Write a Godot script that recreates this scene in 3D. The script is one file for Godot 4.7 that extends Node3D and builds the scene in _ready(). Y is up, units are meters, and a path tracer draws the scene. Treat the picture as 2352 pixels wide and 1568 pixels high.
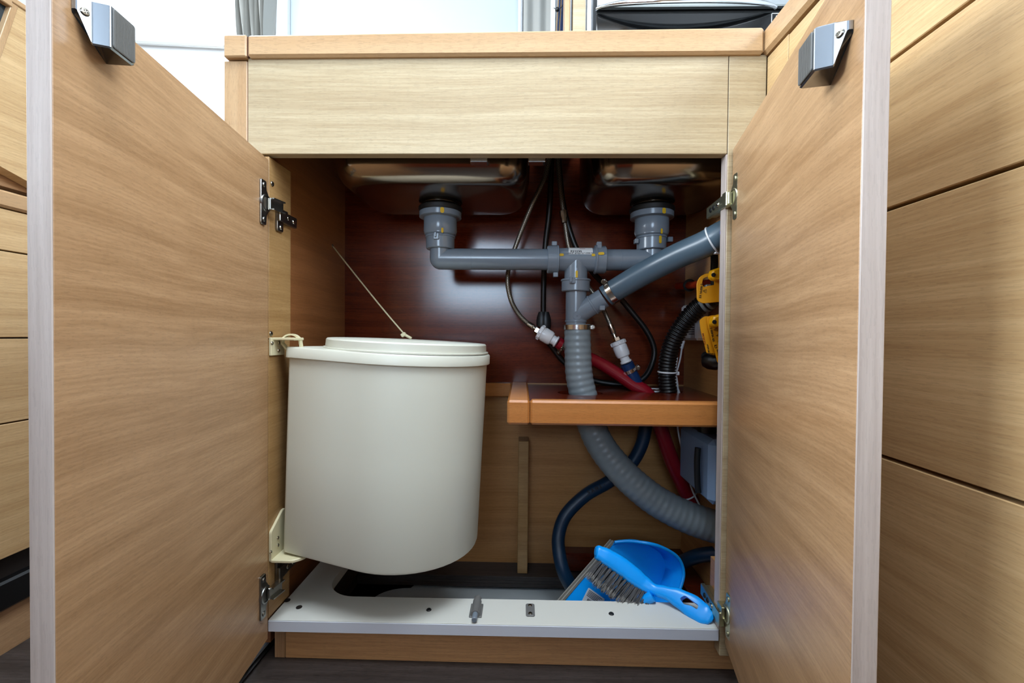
extends Node3D
# A galley sink cabinet aboard a boat, doors open. Metres; the cabinet's front is the plane z = 0, the camera looks along -z.

var M := {}
var taken := {}
var FLOOR := -0.4425

# ---------------------------------------------------------------- mesh building
class MB:
	var v := PackedVector3Array()
	var n := PackedVector3Array()
	var uv := PackedVector2Array()

	func tri(a: Vector3, b: Vector3, c: Vector3, na: Vector3, nb: Vector3, nc: Vector3, ua := Vector2.ZERO, ub := Vector2.ZERO, uc := Vector2.ZERO) -> void:
		var g := (b - a).cross(c - a)
		if g.length_squared() < 1e-20:
			return
		if g.dot(na + nb + nc) > 0.0:
			v.append_array([a, c, b]); n.append_array([na, nc, nb]); uv.append_array([ua, uc, ub])
		else:
			v.append_array([a, b, c]); n.append_array([na, nb, nc]); uv.append_array([ua, ub, uc])

	func quad(a: Vector3, b: Vector3, c: Vector3, d: Vector3, nn: Vector3) -> void:
		tri(a, b, c, nn, nn, nn, Vector2(0, 1), Vector2(1, 1), Vector2(1, 0))
		tri(a, c, d, nn, nn, nn, Vector2(0, 1), Vector2(1, 0), Vector2(0, 0))

	func hexa(p: Array, bev := 0.0) -> void:   # p: eight corners, bit 0 = x, bit 1 = y, bit 2 = z
		var c := Vector3.ZERO
		for q in p: c += q / 8.0
		var ex: Vector3 = (p[1] - p[0]).normalized()
		var ey: Vector3 = (p[2] - p[0]).normalized()
		var ez: Vector3 = (p[4] - p[0]).normalized()
		var ax := [ex, ey, ez]
		var fn := {}
		for k in 3:
			fn[k] = ax[(k + 1) % 3].cross(ax[(k + 2) % 3]).normalized()
			if fn[k].dot(ax[k]) < 0: fn[k] = -fn[k]
		var q := {}                            # corner i pulled in along the two axes other than k
		for i in 8:
			for k in 3:
				var o: Vector3 = p[i]
				for m in 3:
					if m != k: o += ax[m] * (-bev if (i >> m) & 1 else bev)
				q[i * 3 + k] = o
		for k in 3:
			var m := (k + 1) % 3
			var l := (k + 2) % 3
			for s in 2:
				var i0 := s << k
				quad(q[i0 * 3 + k], q[(i0 | 1 << m) * 3 + k], q[(i0 | 1 << m | 1 << l) * 3 + k], q[(i0 | 1 << l) * 3 + k], fn[k] * (1 if s else -1))
		if bev <= 0.0: return
		for k in 3:                             # edges along axis k
			var m := (k + 1) % 3
			var l := (k + 2) % 3
			for s in 2:
				for t in 2:
					var i0 := (s << m) | (t << l)
					var i1 := i0 | 1 << k
					var nn: Vector3 = (fn[m] * (1 if s else -1) + fn[l] * (1 if t else -1)).normalized()
					quad(q[i0 * 3 + m], q[i1 * 3 + m], q[i1 * 3 + l], q[i0 * 3 + l], nn)
		for i in 8:
			var nn: Vector3 = (fn[0] * (1 if i & 1 else -1) + fn[1] * (1 if i & 2 else -1) + fn[2] * (1 if i & 4 else -1)).normalized()
			tri(q[i * 3], q[i * 3 + 1], q[i * 3 + 2], nn, nn, nn)

	func box(lo: Vector3, hi: Vector3, bev := 0.0, xf := Transform3D()) -> void:
		var p := []
		for i in 8:
			p.append(xf * Vector3(hi.x if i & 1 else lo.x, hi.y if i & 2 else lo.y, hi.z if i & 4 else lo.z))
		hexa(p, bev)

	func grid(rings: Array, closed := true, cap0 := false, cap1 := false, crease := 0.6, flip := false) -> void:
		var N := rings.size()
		var m: int = rings[0].size()
		var cols := m if closed else m - 1
		var fn := []
		var turn := 0.0
		for i in N - 1:
			var row := PackedVector3Array()
			var c := Vector3.ZERO
			for p in rings[i]: c += p / m
			for p in rings[i + 1]: c += p / m
			c *= 0.5
			for j in cols:
				var j1 := (j + 1) % m
				var f: Vector3 = (rings[i + 1][j1] - rings[i][j]).cross(rings[i + 1][j] - rings[i][j1])
				turn += f.dot((rings[i][j] + rings[i + 1][j1]) * 0.5 - c)
				row.append(f.normalized())
			fn.append(row)
		var sgn := 1.0
		if closed: sgn = 1.0 if turn >= 0 else -1.0
		if flip: sgn = -sgn
		var at := func(i: int, j: int, f: Vector3) -> Vector3:   # normal at vertex (i, j) as face f sees it
			var s := Vector3.ZERO
			for di in [-1, 0]:
				for dj in [-1, 0]:
					var a: int = i + di
					var b: int = j + dj
					if closed: b = posmod(b, cols)
					if a < 0 or a >= N - 1 or b < 0 or b >= cols: continue
					var g: Vector3 = fn[a][b]
					if g.dot(f) > crease: s += g
			return (s.normalized() if s.length_squared() > 1e-12 else f) * sgn
		var len := 0.0
		for i in N - 1:
			var step: float = rings[i][0].distance_to(rings[i + 1][0])
			for j in cols:
				var j1 := (j + 1) % m
				var f: Vector3 = fn[i][j]
				var a: Vector3 = rings[i][j]
				var b: Vector3 = rings[i][j1]
				var c: Vector3 = rings[i + 1][j1]
				var d: Vector3 = rings[i + 1][j]
				var na: Vector3 = at.call(i, j, f)
				var nb: Vector3 = at.call(i, j1 if closed else j + 1, f)
				var nc: Vector3 = at.call(i + 1, j1 if closed else j + 1, f)
				var nd: Vector3 = at.call(i + 1, j, f)
				var u0 := float(j) / cols
				var u1 := float(j + 1) / cols
				tri(a, b, c, na, nb, nc, Vector2(u0, len), Vector2(u1, len), Vector2(u1, len + step))
				tri(a, c, d, na, nc, nd, Vector2(u0, len), Vector2(u1, len + step), Vector2(u0, len + step))
			len += step
		if cap0: fan(rings[0], rings[0], rings[1])
		if cap1: fan(rings[N - 1], rings[N - 1], rings[N - 2])

	func fan(ring, r0, r1) -> void:
		var c := Vector3.ZERO
		var c1 := Vector3.ZERO
		for p in r0: c += p / r0.size()
		for p in r1: c1 += p / r1.size()
		var nn := Vector3.ZERO
		for j in ring.size(): nn += (ring[j] - c).cross(ring[(j + 1) % ring.size()] - c)
		nn = nn.normalized()
		if nn.dot(c - c1) < 0: nn = -nn
		for j in ring.size():
			tri(c, ring[j], ring[(j + 1) % ring.size()], nn, nn, nn)

	func lathe(prof: Array, xf := Transform3D(), seg := 32, caps := true, crease := 0.8) -> void:   # prof: (radius, height) pairs along local y
		var rings := []
		for p in prof:
			var r := PackedVector3Array()
			for j in seg:
				var t := TAU * j / seg
				r.append(xf * Vector3(cos(t) * p.x, p.y, sin(t) * p.x))
			rings.append(r)
		grid(rings, true, caps, caps, crease)

	func tube(pts: Array, rad, seg := 20, caps := true, crease := 0.5) -> void:   # rad: a number or a Callable(length, share)
		var up := Vector3.UP
		var t0: Vector3 = (pts[1] - pts[0]).normalized()
		if absf(t0.dot(up)) > 0.9: up = Vector3.RIGHT
		up = (up - t0 * up.dot(t0)).normalized()
		var total := 0.0
		for i in pts.size() - 1: total += pts[i].distance_to(pts[i + 1])
		var rings := []
		var l := 0.0
		for i in pts.size():
			var t: Vector3 = (pts[mini(i + 1, pts.size() - 1)] - pts[maxi(i - 1, 0)]).normalized()
			up = (up - t * up.dot(t)).normalized()
			var s := t.cross(up)
			if i: l += pts[i].distance_to(pts[i - 1])
			var r: float = rad.call(l, l / total) if rad is Callable else rad
			var ring := PackedVector3Array()
			for j in seg:
				var a := TAU * j / seg
				ring.append(pts[i] + (up * cos(a) + s * sin(a)) * r)
			rings.append(ring)
		grid(rings, true, caps, caps, crease)

	func prism(poly: PackedVector2Array, depth: float, bev := 0.0, xf := Transform3D(), hole := PackedVector2Array()) -> void:   # outline in local x, y; z from 0 to depth
		if Geometry2D.is_polygon_clockwise(poly):
			poly = poly.duplicate(); poly.reverse()
		var m := poly.size()
		var ins := PackedVector2Array()
		for i in m:
			var a := (poly[i] - poly[posmod(i - 1, m)]).normalized()
			var b := (poly[(i + 1) % m] - poly[i]).normalized()
			var k := Vector2(-a.y, a.x) + Vector2(-b.y, b.x)
			ins.append(poly[i] + k / maxf(0.3, k.length_squared() / 2.0) * bev)
		var lay := [[poly, 0.0], [poly, depth - bev]]
		if bev > 0.0: lay = [[ins, 0.0], [poly, bev], [poly, depth - bev], [ins, depth]]
		var rings := []
		for q in lay:
			var r := PackedVector3Array()
			for p in q[0]: r.append(xf * Vector3(p.x, p.y, q[1]))
			rings.append(r)
		grid(rings, true, false, false, 0.8)
		var flat: PackedVector2Array = lay[0][0]
		if hole.size():
			var hr := []
			for z in [0.0, depth]:
				var r := PackedVector3Array()
				for p in hole: r.append(xf * Vector3(p.x, p.y, z))
				hr.append(r)
			grid(hr, true, false, false, 0.8, true)
			flat = bridge(flat, hole)
		var idx := Geometry2D.triangulate_polygon(flat)
		for s in 2:
			var z := depth if s else 0.0
			var nn := (xf.basis * Vector3(0, 0, 1 if s else -1)).normalized()
			for i in range(0, idx.size(), 3):
				var a := flat[idx[i]]; var b := flat[idx[i + 1]]; var c := flat[idx[i + 2]]
				tri(xf * Vector3(a.x, a.y, z), xf * Vector3(b.x, b.y, z), xf * Vector3(c.x, c.y, z), nn, nn, nn)

	func bridge(outer: PackedVector2Array, hole: PackedVector2Array) -> PackedVector2Array:
		var h := hole.duplicate()
		if not Geometry2D.is_polygon_clockwise(h): h.reverse()
		var bi := 0; var bj := 0; var best := 1e9
		for i in outer.size():
			for j in h.size():
				var d := outer[i].distance_squared_to(h[j])
				if d < best: best = d; bi = i; bj = j
		var out := outer.slice(0, bi + 1)
		for j in h.size() + 1: out.append(h[(bj + j) % h.size()])
		out.append_array(outer.slice(bi))
		return out

	func mesh() -> ArrayMesh:
		var a := []
		a.resize(Mesh.ARRAY_MAX)
		a[Mesh.ARRAY_VERTEX] = v; a[Mesh.ARRAY_NORMAL] = n; a[Mesh.ARRAY_TEX_UV] = uv
		var m := ArrayMesh.new()
		m.add_surface_from_arrays(Mesh.PRIMITIVE_TRIANGLES, a)
		return m

# ---------------------------------------------------------------- scene helpers
func numbered(called: String) -> String:
	var k: int = taken.get(called, 0)
	taken[called] = k + 1
	return called if k == 0 else "%s_%03d" % [called, k]

func thing(called: String, label: String, category: String, at := Vector3.ZERO, group := "") -> Node3D:
	var o := Node3D.new()
	o.name = numbered(called); o.position = at
	add_child(o, true)
	o.set_meta("label", label); o.set_meta("category", category)
	if group: o.set_meta("group", group)
	return o

func obj(called: String, m: MB, mat: Material, parent: Node3D = self, label := "") -> MeshInstance3D:   # the mesh is written in the coordinates of the scene and hung under its thing
	var o := MeshInstance3D.new()
	o.name = called; o.mesh = m.mesh(); o.material_override = mat
	o.cast_shadow = GeometryInstance3D.SHADOW_CASTING_SETTING_ON
	parent.add_child(o, true)
	var p: Node = parent
	var off := Transform3D()
	while p != self:
		off = p.transform * off
		p = p.get_parent()
	o.transform = off.affine_inverse()
	if label: o.set_meta("label", label)
	return o

func struct(called: String, m: MB, mat: Material, label: String, category: String) -> MeshInstance3D:
	var o := obj(called, m, mat)
	o.set_meta("kind", "structure"); o.set_meta("label", label); o.set_meta("category", category)
	return o

func single(called: String, m: MB, mat: Material, label: String, category: String, group := "") -> MeshInstance3D:
	var o := obj(numbered(called), m, mat)
	o.set_meta("label", label); o.set_meta("category", category)
	if group: o.set_meta("group", group)
	return o

func boxm(lo: Vector3, hi: Vector3, bev := 0.0) -> MB:
	var b := MB.new()
	b.box(Vector3(minf(lo.x, hi.x), minf(lo.y, hi.y), minf(lo.z, hi.z)), Vector3(maxf(lo.x, hi.x), maxf(lo.y, hi.y), maxf(lo.z, hi.z)), bev)
	return b

func hexm(p: Array, bev := 0.0) -> MB:
	var b := MB.new()
	b.hexa(p, bev)
	return b

func along(a: Vector3, b: Vector3) -> Transform3D:   # local y runs from a towards b
	var y := (b - a).normalized()
	var x := y.cross(Vector3(0, 0, 1) if absf(y.z) < 0.9 else Vector3.RIGHT).normalized()
	return Transform3D(Basis(x, y, x.cross(y)), a)

func facing(at: Vector3, x: Vector3, nrm: Vector3) -> Transform3D:   # local z is the normal, local x near x
	var z := nrm.normalized()
	var y := z.cross(x).normalized()
	return Transform3D(Basis(y.cross(z), y, z), at)

func smooth(p: Array, sub := 8) -> Array:   # Catmull-Rom through the points
	var out := []
	for i in p.size() - 1:
		var a: Vector3 = p[maxi(i - 1, 0)]; var b: Vector3 = p[i]; var c: Vector3 = p[i + 1]; var d: Vector3 = p[mini(i + 2, p.size() - 1)]
		for k in sub:
			out.append(b.cubic_interpolate(c, a, d, float(k) / sub))
	out.append(p[-1])
	return out

func even(p: Array, step: float) -> Array:   # the same path in equal steps
	var c := Curve3D.new()
	c.bake_interval = step * 0.5
	for q in p: c.add_point(q)
	var L := c.get_baked_length()
	var k := int(L / step)
	var out := []
	for i in k + 1: out.append(c.sample_baked(L * i / k))
	return out

func hose(p: Array, r, sub := 8, seg := 16) -> MB:
	var b := MB.new()
	b.tube(smooth(p, sub), r, seg)
	return b

func rrect(w: float, h: float, r: float, k := 6) -> PackedVector2Array:
	var out := PackedVector2Array()
	for c in 4:
		var o := Vector2((w / 2 - r) * [1, -1, -1, 1][c], (h / 2 - r) * [1, 1, -1, -1][c])
		for i in k + 1:
			var a := PI / 2 * (c + float(i) / k)
			out.append(o + Vector2(cos(a), sin(a)) * r)
	return out

func rounded(poly: Array, r: float, k := 5) -> PackedVector2Array:   # a polygon with its corners rounded
	var out := PackedVector2Array()
	var m := poly.size()
	for i in m:
		var p: Vector2 = poly[i]
		var rr := r
		var a: Vector2 = poly[posmod(i - 1, m)] - p
		var b: Vector2 = poly[(i + 1) % m] - p
		rr = minf(rr, minf(a.length(), b.length()) * 0.45)
		var s := p + a.normalized() * rr
		var e := p + b.normalized() * rr
		for j in k + 1:
			var t := float(j) / k
			out.append(s.lerp(p, t).lerp(p.lerp(e, t), t))
	return out

func disc_hull(c1: Vector2, r1: float, c2: Vector2, r2: float, k := 40) -> PackedVector2Array:   # outline round two circles
	var d := c1 - c2
	var base := d.angle()
	var off := acos((r2 - r1) / d.length())
	var out := PackedVector2Array()
	for i in k + 1:
		var a := base - off + 2 * off * i / k
		out.append(c1 + Vector2(cos(a), sin(a)) * r1)
	for i in 9:
		var a := base + off + 2 * (PI - off) * i / 8.0
		out.append(c2 + Vector2(cos(a), sin(a)) * r2)
	return out

func screw(at: Vector3, nrm: Vector3, r: float, parent: Node3D, mat: Material) -> void:
	var b := MB.new()
	var xf := along(at, at + nrm)
	b.lathe([Vector2(r, 0), Vector2(r, r * 0.12), Vector2(r * 0.8, r * 0.35), Vector2(r * 0.42, r * 0.42), Vector2(r * 0.36, r * 0.1), Vector2(0.0002, r * 0.05)], xf, 16, false)
	for a in 2:
		b.box(Vector3(-r * 0.5, r * 0.3, -r * 0.09), Vector3(r * 0.5, r * 0.43, r * 0.09), 0, xf * Transform3D(Basis(Vector3.UP, 0.4 + a * PI / 2), Vector3.ZERO))
	obj("screw", b, mat, parent)

func words(s: String, xf: Transform3D, h: float, mat: Material, parent: Node3D) -> void:
	var t := TextMesh.new()
	t.text = s; t.font_size = 32; t.pixel_size = h / 23.0; t.depth = 0.0003; t.curve_step = 4.0
	var f := SystemFont.new()
	f.font_names = ["Droid Sans"]; f.font_weight = 700
	t.font = f
	var o := MeshInstance3D.new()
	o.name = "lettering"; o.mesh = t; o.material_override = mat
	parent.add_child(o, true)
	var p: Node = parent
	var off := Transform3D()
	while p != self:
		off = p.transform * off
		p = p.get_parent()
	o.transform = off.affine_inverse() * xf

# ---------------------------------------------------------------- materials
func flat(called: String, c: Color, rough := 0.5, metal := 0.0) -> StandardMaterial3D:
	var m := StandardMaterial3D.new()
	m.resource_name = called; m.albedo_color = c; m.roughness = rough; m.metallic = metal
	M[called] = m
	return m

func field(w: int, h: int, f: float, sd: int, size: int, oct := 2) -> PackedByteArray:
	var nz := FastNoiseLite.new()
	nz.noise_type = FastNoiseLite.TYPE_SIMPLEX_SMOOTH
	nz.seed = sd; nz.frequency = f; nz.fractal_octaves = oct
	var im := nz.get_seamless_image(w, h)
	im.convert(Image.FORMAT_L8)
	im.resize(size, size, Image.INTERPOLATE_CUBIC)
	return im.get_data()

func make_woods() -> void:
	var S := 1024
	var A := field(14, 1024, 0.02, 3, S)
	var B := field(40, 1024, 0.13, 5, S, 3)
	var C := field(110, 1024, 0.42, 7, S, 1)
	var off := PackedInt32Array()
	for x in S: off.append(int(5.0 * sin(TAU * x / S) + 1.5 * sin(TAU * 3.0 * x / S + 1.0)) + S)
	# called: dark, light, contrast of bands, of streaks, of pores, roughness, across the grain
	var kinds := [
		["oak", Color(0.60, 0.51, 0.375), Color(0.765, 0.705, 0.58), 0.28, 0.45, 0.06, 0.40],
		["door_oak", Color(0.575, 0.435, 0.295), Color(0.785, 0.64, 0.485), 0.28, 0.42, 0.06, 0.34],
		["ash", Color(0.62, 0.56, 0.525), Color(0.81, 0.765, 0.735), 0.3, 0.32, 0.03, 0.45],
		["beech", Color(0.67, 0.525, 0.365), Color(0.74, 0.615, 0.46), 0.45, 0.35, 0.08, 0.33],
		["mahogany", Color(0.30, 0.11, 0.055), Color(0.47, 0.20, 0.105), 0.4, 0.6, 0.2, 0.17],
		["sole", Color(0.16, 0.135, 0.125), Color(0.27, 0.24, 0.23), 0.4, 0.7, 0.25, 0.45],
	]
	for k in kinds:
		var lut := PackedByteArray()
		for p in 2:
			for i in 256:
				var t := i / 255.0
				var c: Color = k[1].lerp(k[2], t) * (1.0 - p * k[5])
				lut.append_array([int(255 * clampf(c.r, 0, 1)), int(255 * clampf(c.g, 0, 1)), int(255 * clampf(c.b, 0, 1))])
		var d := PackedByteArray()
		d.resize(S * S * 3)
		var at := 0
		var ka: float = k[3]
		var kb: float = k[4]
		for y in S:
			for x in S:
				var q := ((y + off[x]) & 1023) * S + x
				var g := int(128.0 + (A[q] - 128) * ka * 1.3 + (B[q] - 128) * kb)
				g = clampi(g, 0, 255) * 3
				if C[q] > 178: g += 768
				d[at] = lut[g]; d[at + 1] = lut[g + 1]; d[at + 2] = lut[g + 2]
				at += 3
		var im := Image.create_from_data(S, S, false, Image.FORMAT_RGB8, d)
		for v in 2:
			if v:
				if k[0] == "mahogany" or k[0] == "sole": continue
				im.rotate_90(CLOCKWISE)
			var tx := ImageTexture.create_from_image(im)
			var m := flat(k[0] + ("_upright" if v else ""), Color.WHITE, k[6])
			m.albedo_texture = tx
			m.uv1_triplanar = true; m.uv1_triplanar_sharpness = 8.0
			var across := 2.6
			m.uv1_scale = Vector3(across, 1.5, across) if v else Vector3(1.5, across, across)
			if k[0] == "sole": m.uv1_scale = Vector3(1.2, 2.0, 2.0)
			m.metallic_specular = 0.5
	var tw: StandardMaterial3D = M["oak"].duplicate()   # the same veneer run along z, tinted brighter to offset dim light on drawers
	tw.albedo_color = Color(1.12, 1.05, 0.96); tw.uv1_scale = Vector3(1.5, 2.6, 1.5); M["oak_side"] = tw
	var td: StandardMaterial3D = M["beech"].duplicate()
	td.uv1_scale = Vector3(2.6, 2.6, 1.5); M["beech_side"] = td
	for pair in [["door_edge", "ash_upright", Color(1.0, 1.0, 1.0)], ["cleat_oak", "oak", Color(0.93, 0.82, 0.68)], ["inner_oak", "oak", Color(1.0, 0.82, 0.64)], ["red_oak", "mahogany", Color(0.85, 0.75, 0.7)], ["shaded_beech", "beech", Color(1.02, 0.82, 0.60)], ["shaded_beech_side", "beech_side", Color(1.02, 0.82, 0.60)], ["lifted_kick_oak", "door_oak", Color(1.15, 1.12, 1.05)], ["wall_oak", "door_oak", Color(0.84, 0.70, 0.58)]]:  # shelf beech tint holds warm interior shade; kick tint is lightened against overhang shade
		var m: StandardMaterial3D = M[pair[1]].duplicate()
		m.albedo_color = pair[2]; m.resource_name = pair[0]; M[pair[0]] = m

func braid(called: String, a: Color, b: Color, rough: float, metal: float, around: float, per_metre: float) -> void:
	var im := Image.create_empty(16, 16, false, Image.FORMAT_RGB8)
	for y in 16:
		for x in 16:
			var s := ((x + y) / 4) % 2 == 0 if ((x / 8 + y / 8) % 2 == 0) else ((x - y + 32) / 4) % 2 == 0
			im.set_pixel(x, y, a if s else b)
	var m := flat(called, Color.WHITE, rough, metal)
	m.albedo_texture = ImageTexture.create_from_image(im)
	m.uv1_scale = Vector3(around, per_metre, 1)

func make_materials() -> void:
	make_woods()
	flat("white_board", Color(0.80, 0.80, 0.77), 0.35)
	flat("white_edge", Color(0.78, 0.80, 0.84), 0.4)
	flat("hull_white", Color(0.84, 0.85, 0.86), 0.6)
	flat("tray_white", Color(0.72, 0.75, 0.76), 0.5)
	flat("blind", Color(0.69, 0.735, 0.75), 0.7)
	flat("curtain", Color(0.60, 0.60, 0.58), 0.9)
	flat("bin_cream", Color(0.825, 0.83, 0.775), 0.4)
	flat("bin_ivory", Color(0.83, 0.80, 0.66), 0.45)
	flat("pipe_grey", Color(0.45, 0.49, 0.53), 0.22)
	flat("hose_grey", Color(0.46, 0.50, 0.52), 0.32)
	flat("branch_grey", Color(0.30, 0.37, 0.42), 0.32)
	flat("black_plastic", Color(0.03, 0.03, 0.032), 0.35)
	flat("black_rubber", Color(0.025, 0.025, 0.025), 0.6)
	flat("groove_brown", Color(0.33, 0.18, 0.09), 0.7)
	flat("dark_joint", Color(0.10, 0.07, 0.05), 0.8)
	flat("steel", Color(0.78, 0.77, 0.74), 0.2, 1.0)
	flat("catch_steel", Color(0.66, 0.68, 0.70), 0.26, 1.0)
	flat("dull_steel", Color(0.5, 0.48, 0.44), 0.3, 1.0)
	flat("sink_steel", Color(0.58, 0.53, 0.48), 0.19, 1.0)
	flat("chrome", Color(0.86, 0.87, 0.88), 0.1, 1.0)
	flat("brass", Color(0.74, 0.73, 0.62), 0.38, 1.0)
	flat("hinge_steel", Color(0.55, 0.55, 0.54), 0.3, 1.0)
	flat("grip_grey", Color(0.40, 0.40, 0.39), 0.6)
	flat("white_plastic", Color(0.84, 0.85, 0.86), 0.3)
	flat("red_hose", Color(0.50, 0.03, 0.10), 0.30)
	flat("blue_hose", Color(0.03, 0.17, 0.34), 0.35)
	flat("low_blue", Color(0.04, 0.17, 0.27), 0.4)
	flat("brush_blue", Color(0.02, 0.61, 0.97), 0.3)
	flat("pan_blue", Color(0.03, 0.63, 1.0), 0.35)
	flat("lip_grey", Color(0.45, 0.44, 0.41), 0.6)
	flat("bristle", Color(0.28, 0.28, 0.285), 0.7)
	flat("bristle_tip", Color(0.46, 0.455, 0.44), 0.7)
	flat("yellow", Color(0.85, 0.60, 0.02), 0.35)
	flat("tag_yellow", Color(0.85, 0.57, 0.02), 0.5)
	flat("mark_yellow", Color(0.82, 0.66, 0.06), 0.6)
	flat("orange", Color(0.62, 0.18, 0.05), 0.4)
	flat("tie_blue", Color(0.06, 0.16, 0.75), 0.35)
	flat("paper", Color(0.86, 0.87, 0.87), 0.5)
	flat("ink", Color(0.03, 0.03, 0.03), 0.6)
	flat("ink_red", Color(0.5, 0.08, 0.05), 0.6)
	flat("latch_grey", Color(0.40, 0.40, 0.395), 0.45)
	flat("lead", Color(0.11, 0.115, 0.12), 0.45)
	flat("tank", Color(0.50, 0.60, 0.72), 0.4)
	flat("oven_black", Color(0.025, 0.027, 0.03), 0.08)
	flat("oven_trim", Color(0.72, 0.74, 0.75), 0.3, 0.9)
	flat("cable_blue", Color(0.10, 0.18, 0.32), 0.5)
	flat("cable_tan", Color(0.55, 0.45, 0.33), 0.5)
	flat("smoke_glass", Color(0.09, 0.15, 0.18), 0.12)
	flat("rail_grey", Color(0.62, 0.68, 0.74), 0.35, 0.2)
	flat("ply", Color(0.14, 0.09, 0.075), 0.7)
	var g := flat("window_glow", Color(0.9, 0.95, 1.0), 0.4)
	g.emission_enabled = true; g.emission = Color(0.85, 0.93, 1.0); g.emission_energy_multiplier = 1.5
	braid("steel_braid", Color(0.66, 0.63, 0.57), Color(0.24, 0.22, 0.20), 0.38, 0.8, 5.0, 230.0)
	braid("black_braid", Color(0.075, 0.075, 0.072), Color(0.012, 0.012, 0.012), 0.4, 0.0, 5.0, 180.0)

# ---------------------------------------------------------------- the place
func _ready() -> void:
	var cam := Camera3D.new()
	cam.name = "camera"
	cam.fov = 76.19; cam.near = 0.01; cam.far = 50.0
	cam.transform = Transform3D(Basis(Vector3(0.999696, 0.009384, -0.022789), Vector3(-0.009716, 0.999848, -0.014509), Vector3(0.022649, 0.014726, 0.999635)), Vector3(0, 0, 0.56))
	add_child(cam)
	cam.current = true
	var env := Environment.new()
	env.background_mode = Environment.BG_COLOR
	env.background_color = Color(0.75, 0.87, 1.0)
	env.background_energy_multiplier = 1.0
	env.tonemap_mode = Environment.TONE_MAPPER_LINEAR
	env.tonemap_exposure = 0.90
	env.sdfgi_enabled = true; env.ssao_enabled = true; env.ssil_enabled = true
	var we := WorldEnvironment.new()
	we.name = "daylight"; we.environment = env
	add_child(we)
	make_materials()
	# daylight through the deck hatches and the companionway; each has its glowing pane in build_room()
	daylight("hatch_light", Vector3(0.05, 1.425, 0.55), Vector3(0, -1, 0), Vector2(0.8, 0.6), 2.85, Color(0.925, 0.965, 1.0))
	daylight("passage_hatch_light", Vector3(-0.95, 1.425, -0.25), Vector3(0, -1, 0), Vector2(0.6, 0.6), 1.9, Color(0.95, 0.98, 1.0))
	daylight("companionway_light", Vector3(-0.45, 0.62, 3.37), Vector3(0, 0, -1), Vector2(0.8, 1.1), 5.4, Color(0.80, 0.90, 1.0))
	daylight("port_window_light", Vector3(-1.97, 0.72, 0.6), Vector3(1, 0, 0), Vector2(1.0, 0.46), 7.2, Color(0.915, 0.96, 1.0))
	daylight("side_window_light", Vector3(1.07, 0.98, 0.75), Vector3(-1, 0, 0), Vector2(1.1, 0.5), 2.6, Color(0.915, 0.96, 1.0))
	build_room()
	build_worktop()
	build_cabinet()
	build_doors()
	build_right_run()
	build_left_run()
	build_behind()
	build_sink()
	build_drains()
	build_hoses()
	build_right_fittings()
	build_shelf()
	build_base()
	build_bin()
	build_brush()
	build_dustpan()

func daylight(called: String, at: Vector3, towards: Vector3, size: Vector2, energy: float, c: Color) -> void:
	var l := AreaLight3D.new()
	l.name = called
	l.area_size = size; l.light_energy = energy; l.light_color = c
	l.area_range = 8.0; l.area_attenuation = 2.0
	l.shadow_enabled = true
	l.transform = Transform3D(Basis.looking_at(towards, Vector3.FORWARD if absf(towards.y) > 0.5 else Vector3.UP), at)
	add_child(l)

func build_room() -> void:
	var f := MB.new()   # the sole, with the opening that the sink cabinet stands over
	for r in [[-2.0, -1.0, 1.1, -0.232], [-2.0, -0.232, -0.30, -0.04], [0.33, -0.232, 1.1, -0.04], [-2.0, -0.04, 1.1, 3.5]]:
		f.box(Vector3(r[0], FLOOR - 0.02, r[1]), Vector3(r[2], FLOOR, r[3]))
	struct("floor", f, M.sole, "dark brown wood laminate floor in front of the cabinet", "floor")
	struct("wall_back", boxm(Vector3(-2.0, -0.62, -1.1), Vector3(1.1, 1.5, -1.0)), M.hull_white, "white hull side behind the worktop", "wall")
	struct("wall_left", boxm(Vector3(-2.1, -0.62, -1.1), Vector3(-2.0, 1.5, 3.5)), M.hull_white, "white cabin side beyond the left lockers", "wall")
	struct("wall_right", boxm(Vector3(1.1, -0.62, -1.1), Vector3(1.2, 1.5, 3.5)), M.hull_white, "white cabin side beyond the right drawers", "wall")
	var c := MB.new()
	c.box(Vector3(-2.1, 1.45, -1.1), Vector3(1.2, 1.5, 3.5))
	struct("ceiling", c, M.hull_white, "white cabin headlining", "ceiling")
	struct("added_light_blocker", boxm(Vector3(-1.3, FLOOR, 1.2), Vector3(0.9, 0.15, 1.26), 0.004), M.mahogany, "unseen low mahogany wall added behind the camera to shade the lower cabinet", "wall")  # added out of view: keeps companionway light off the lower cabinet
	struct("wall_front", boxm(Vector3(-2.1, -0.62, 3.4), Vector3(1.2, 1.5, 3.5)), M.door_oak, "oak bulkhead with the companionway", "wall")
	pane("window_2", Vector3(0.05, 1.445, 0.55), Vector3(0.8, 0.008, 0.6), "frosted deck hatch over the galley")
	pane("window_3", Vector3(-0.95, 1.445, -0.25), Vector3(0.6, 0.008, 0.6), "frosted deck hatch over the passage")
	pane("window_6", Vector3(-1.995, 0.72, 0.6), Vector3(0.008, 0.46, 1.0), "frosted side window beyond the left drawers")
	pane("window_5", Vector3(1.095, 0.98, 0.75), Vector3(0.008, 0.5, 1.1), "frosted side window over the right worktop")
	pane("window_4", Vector3(-0.45, 0.62, 3.395), Vector3(0.8, 1.1, 0.008), "bright companionway opposite the sink cabinet")

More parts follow.
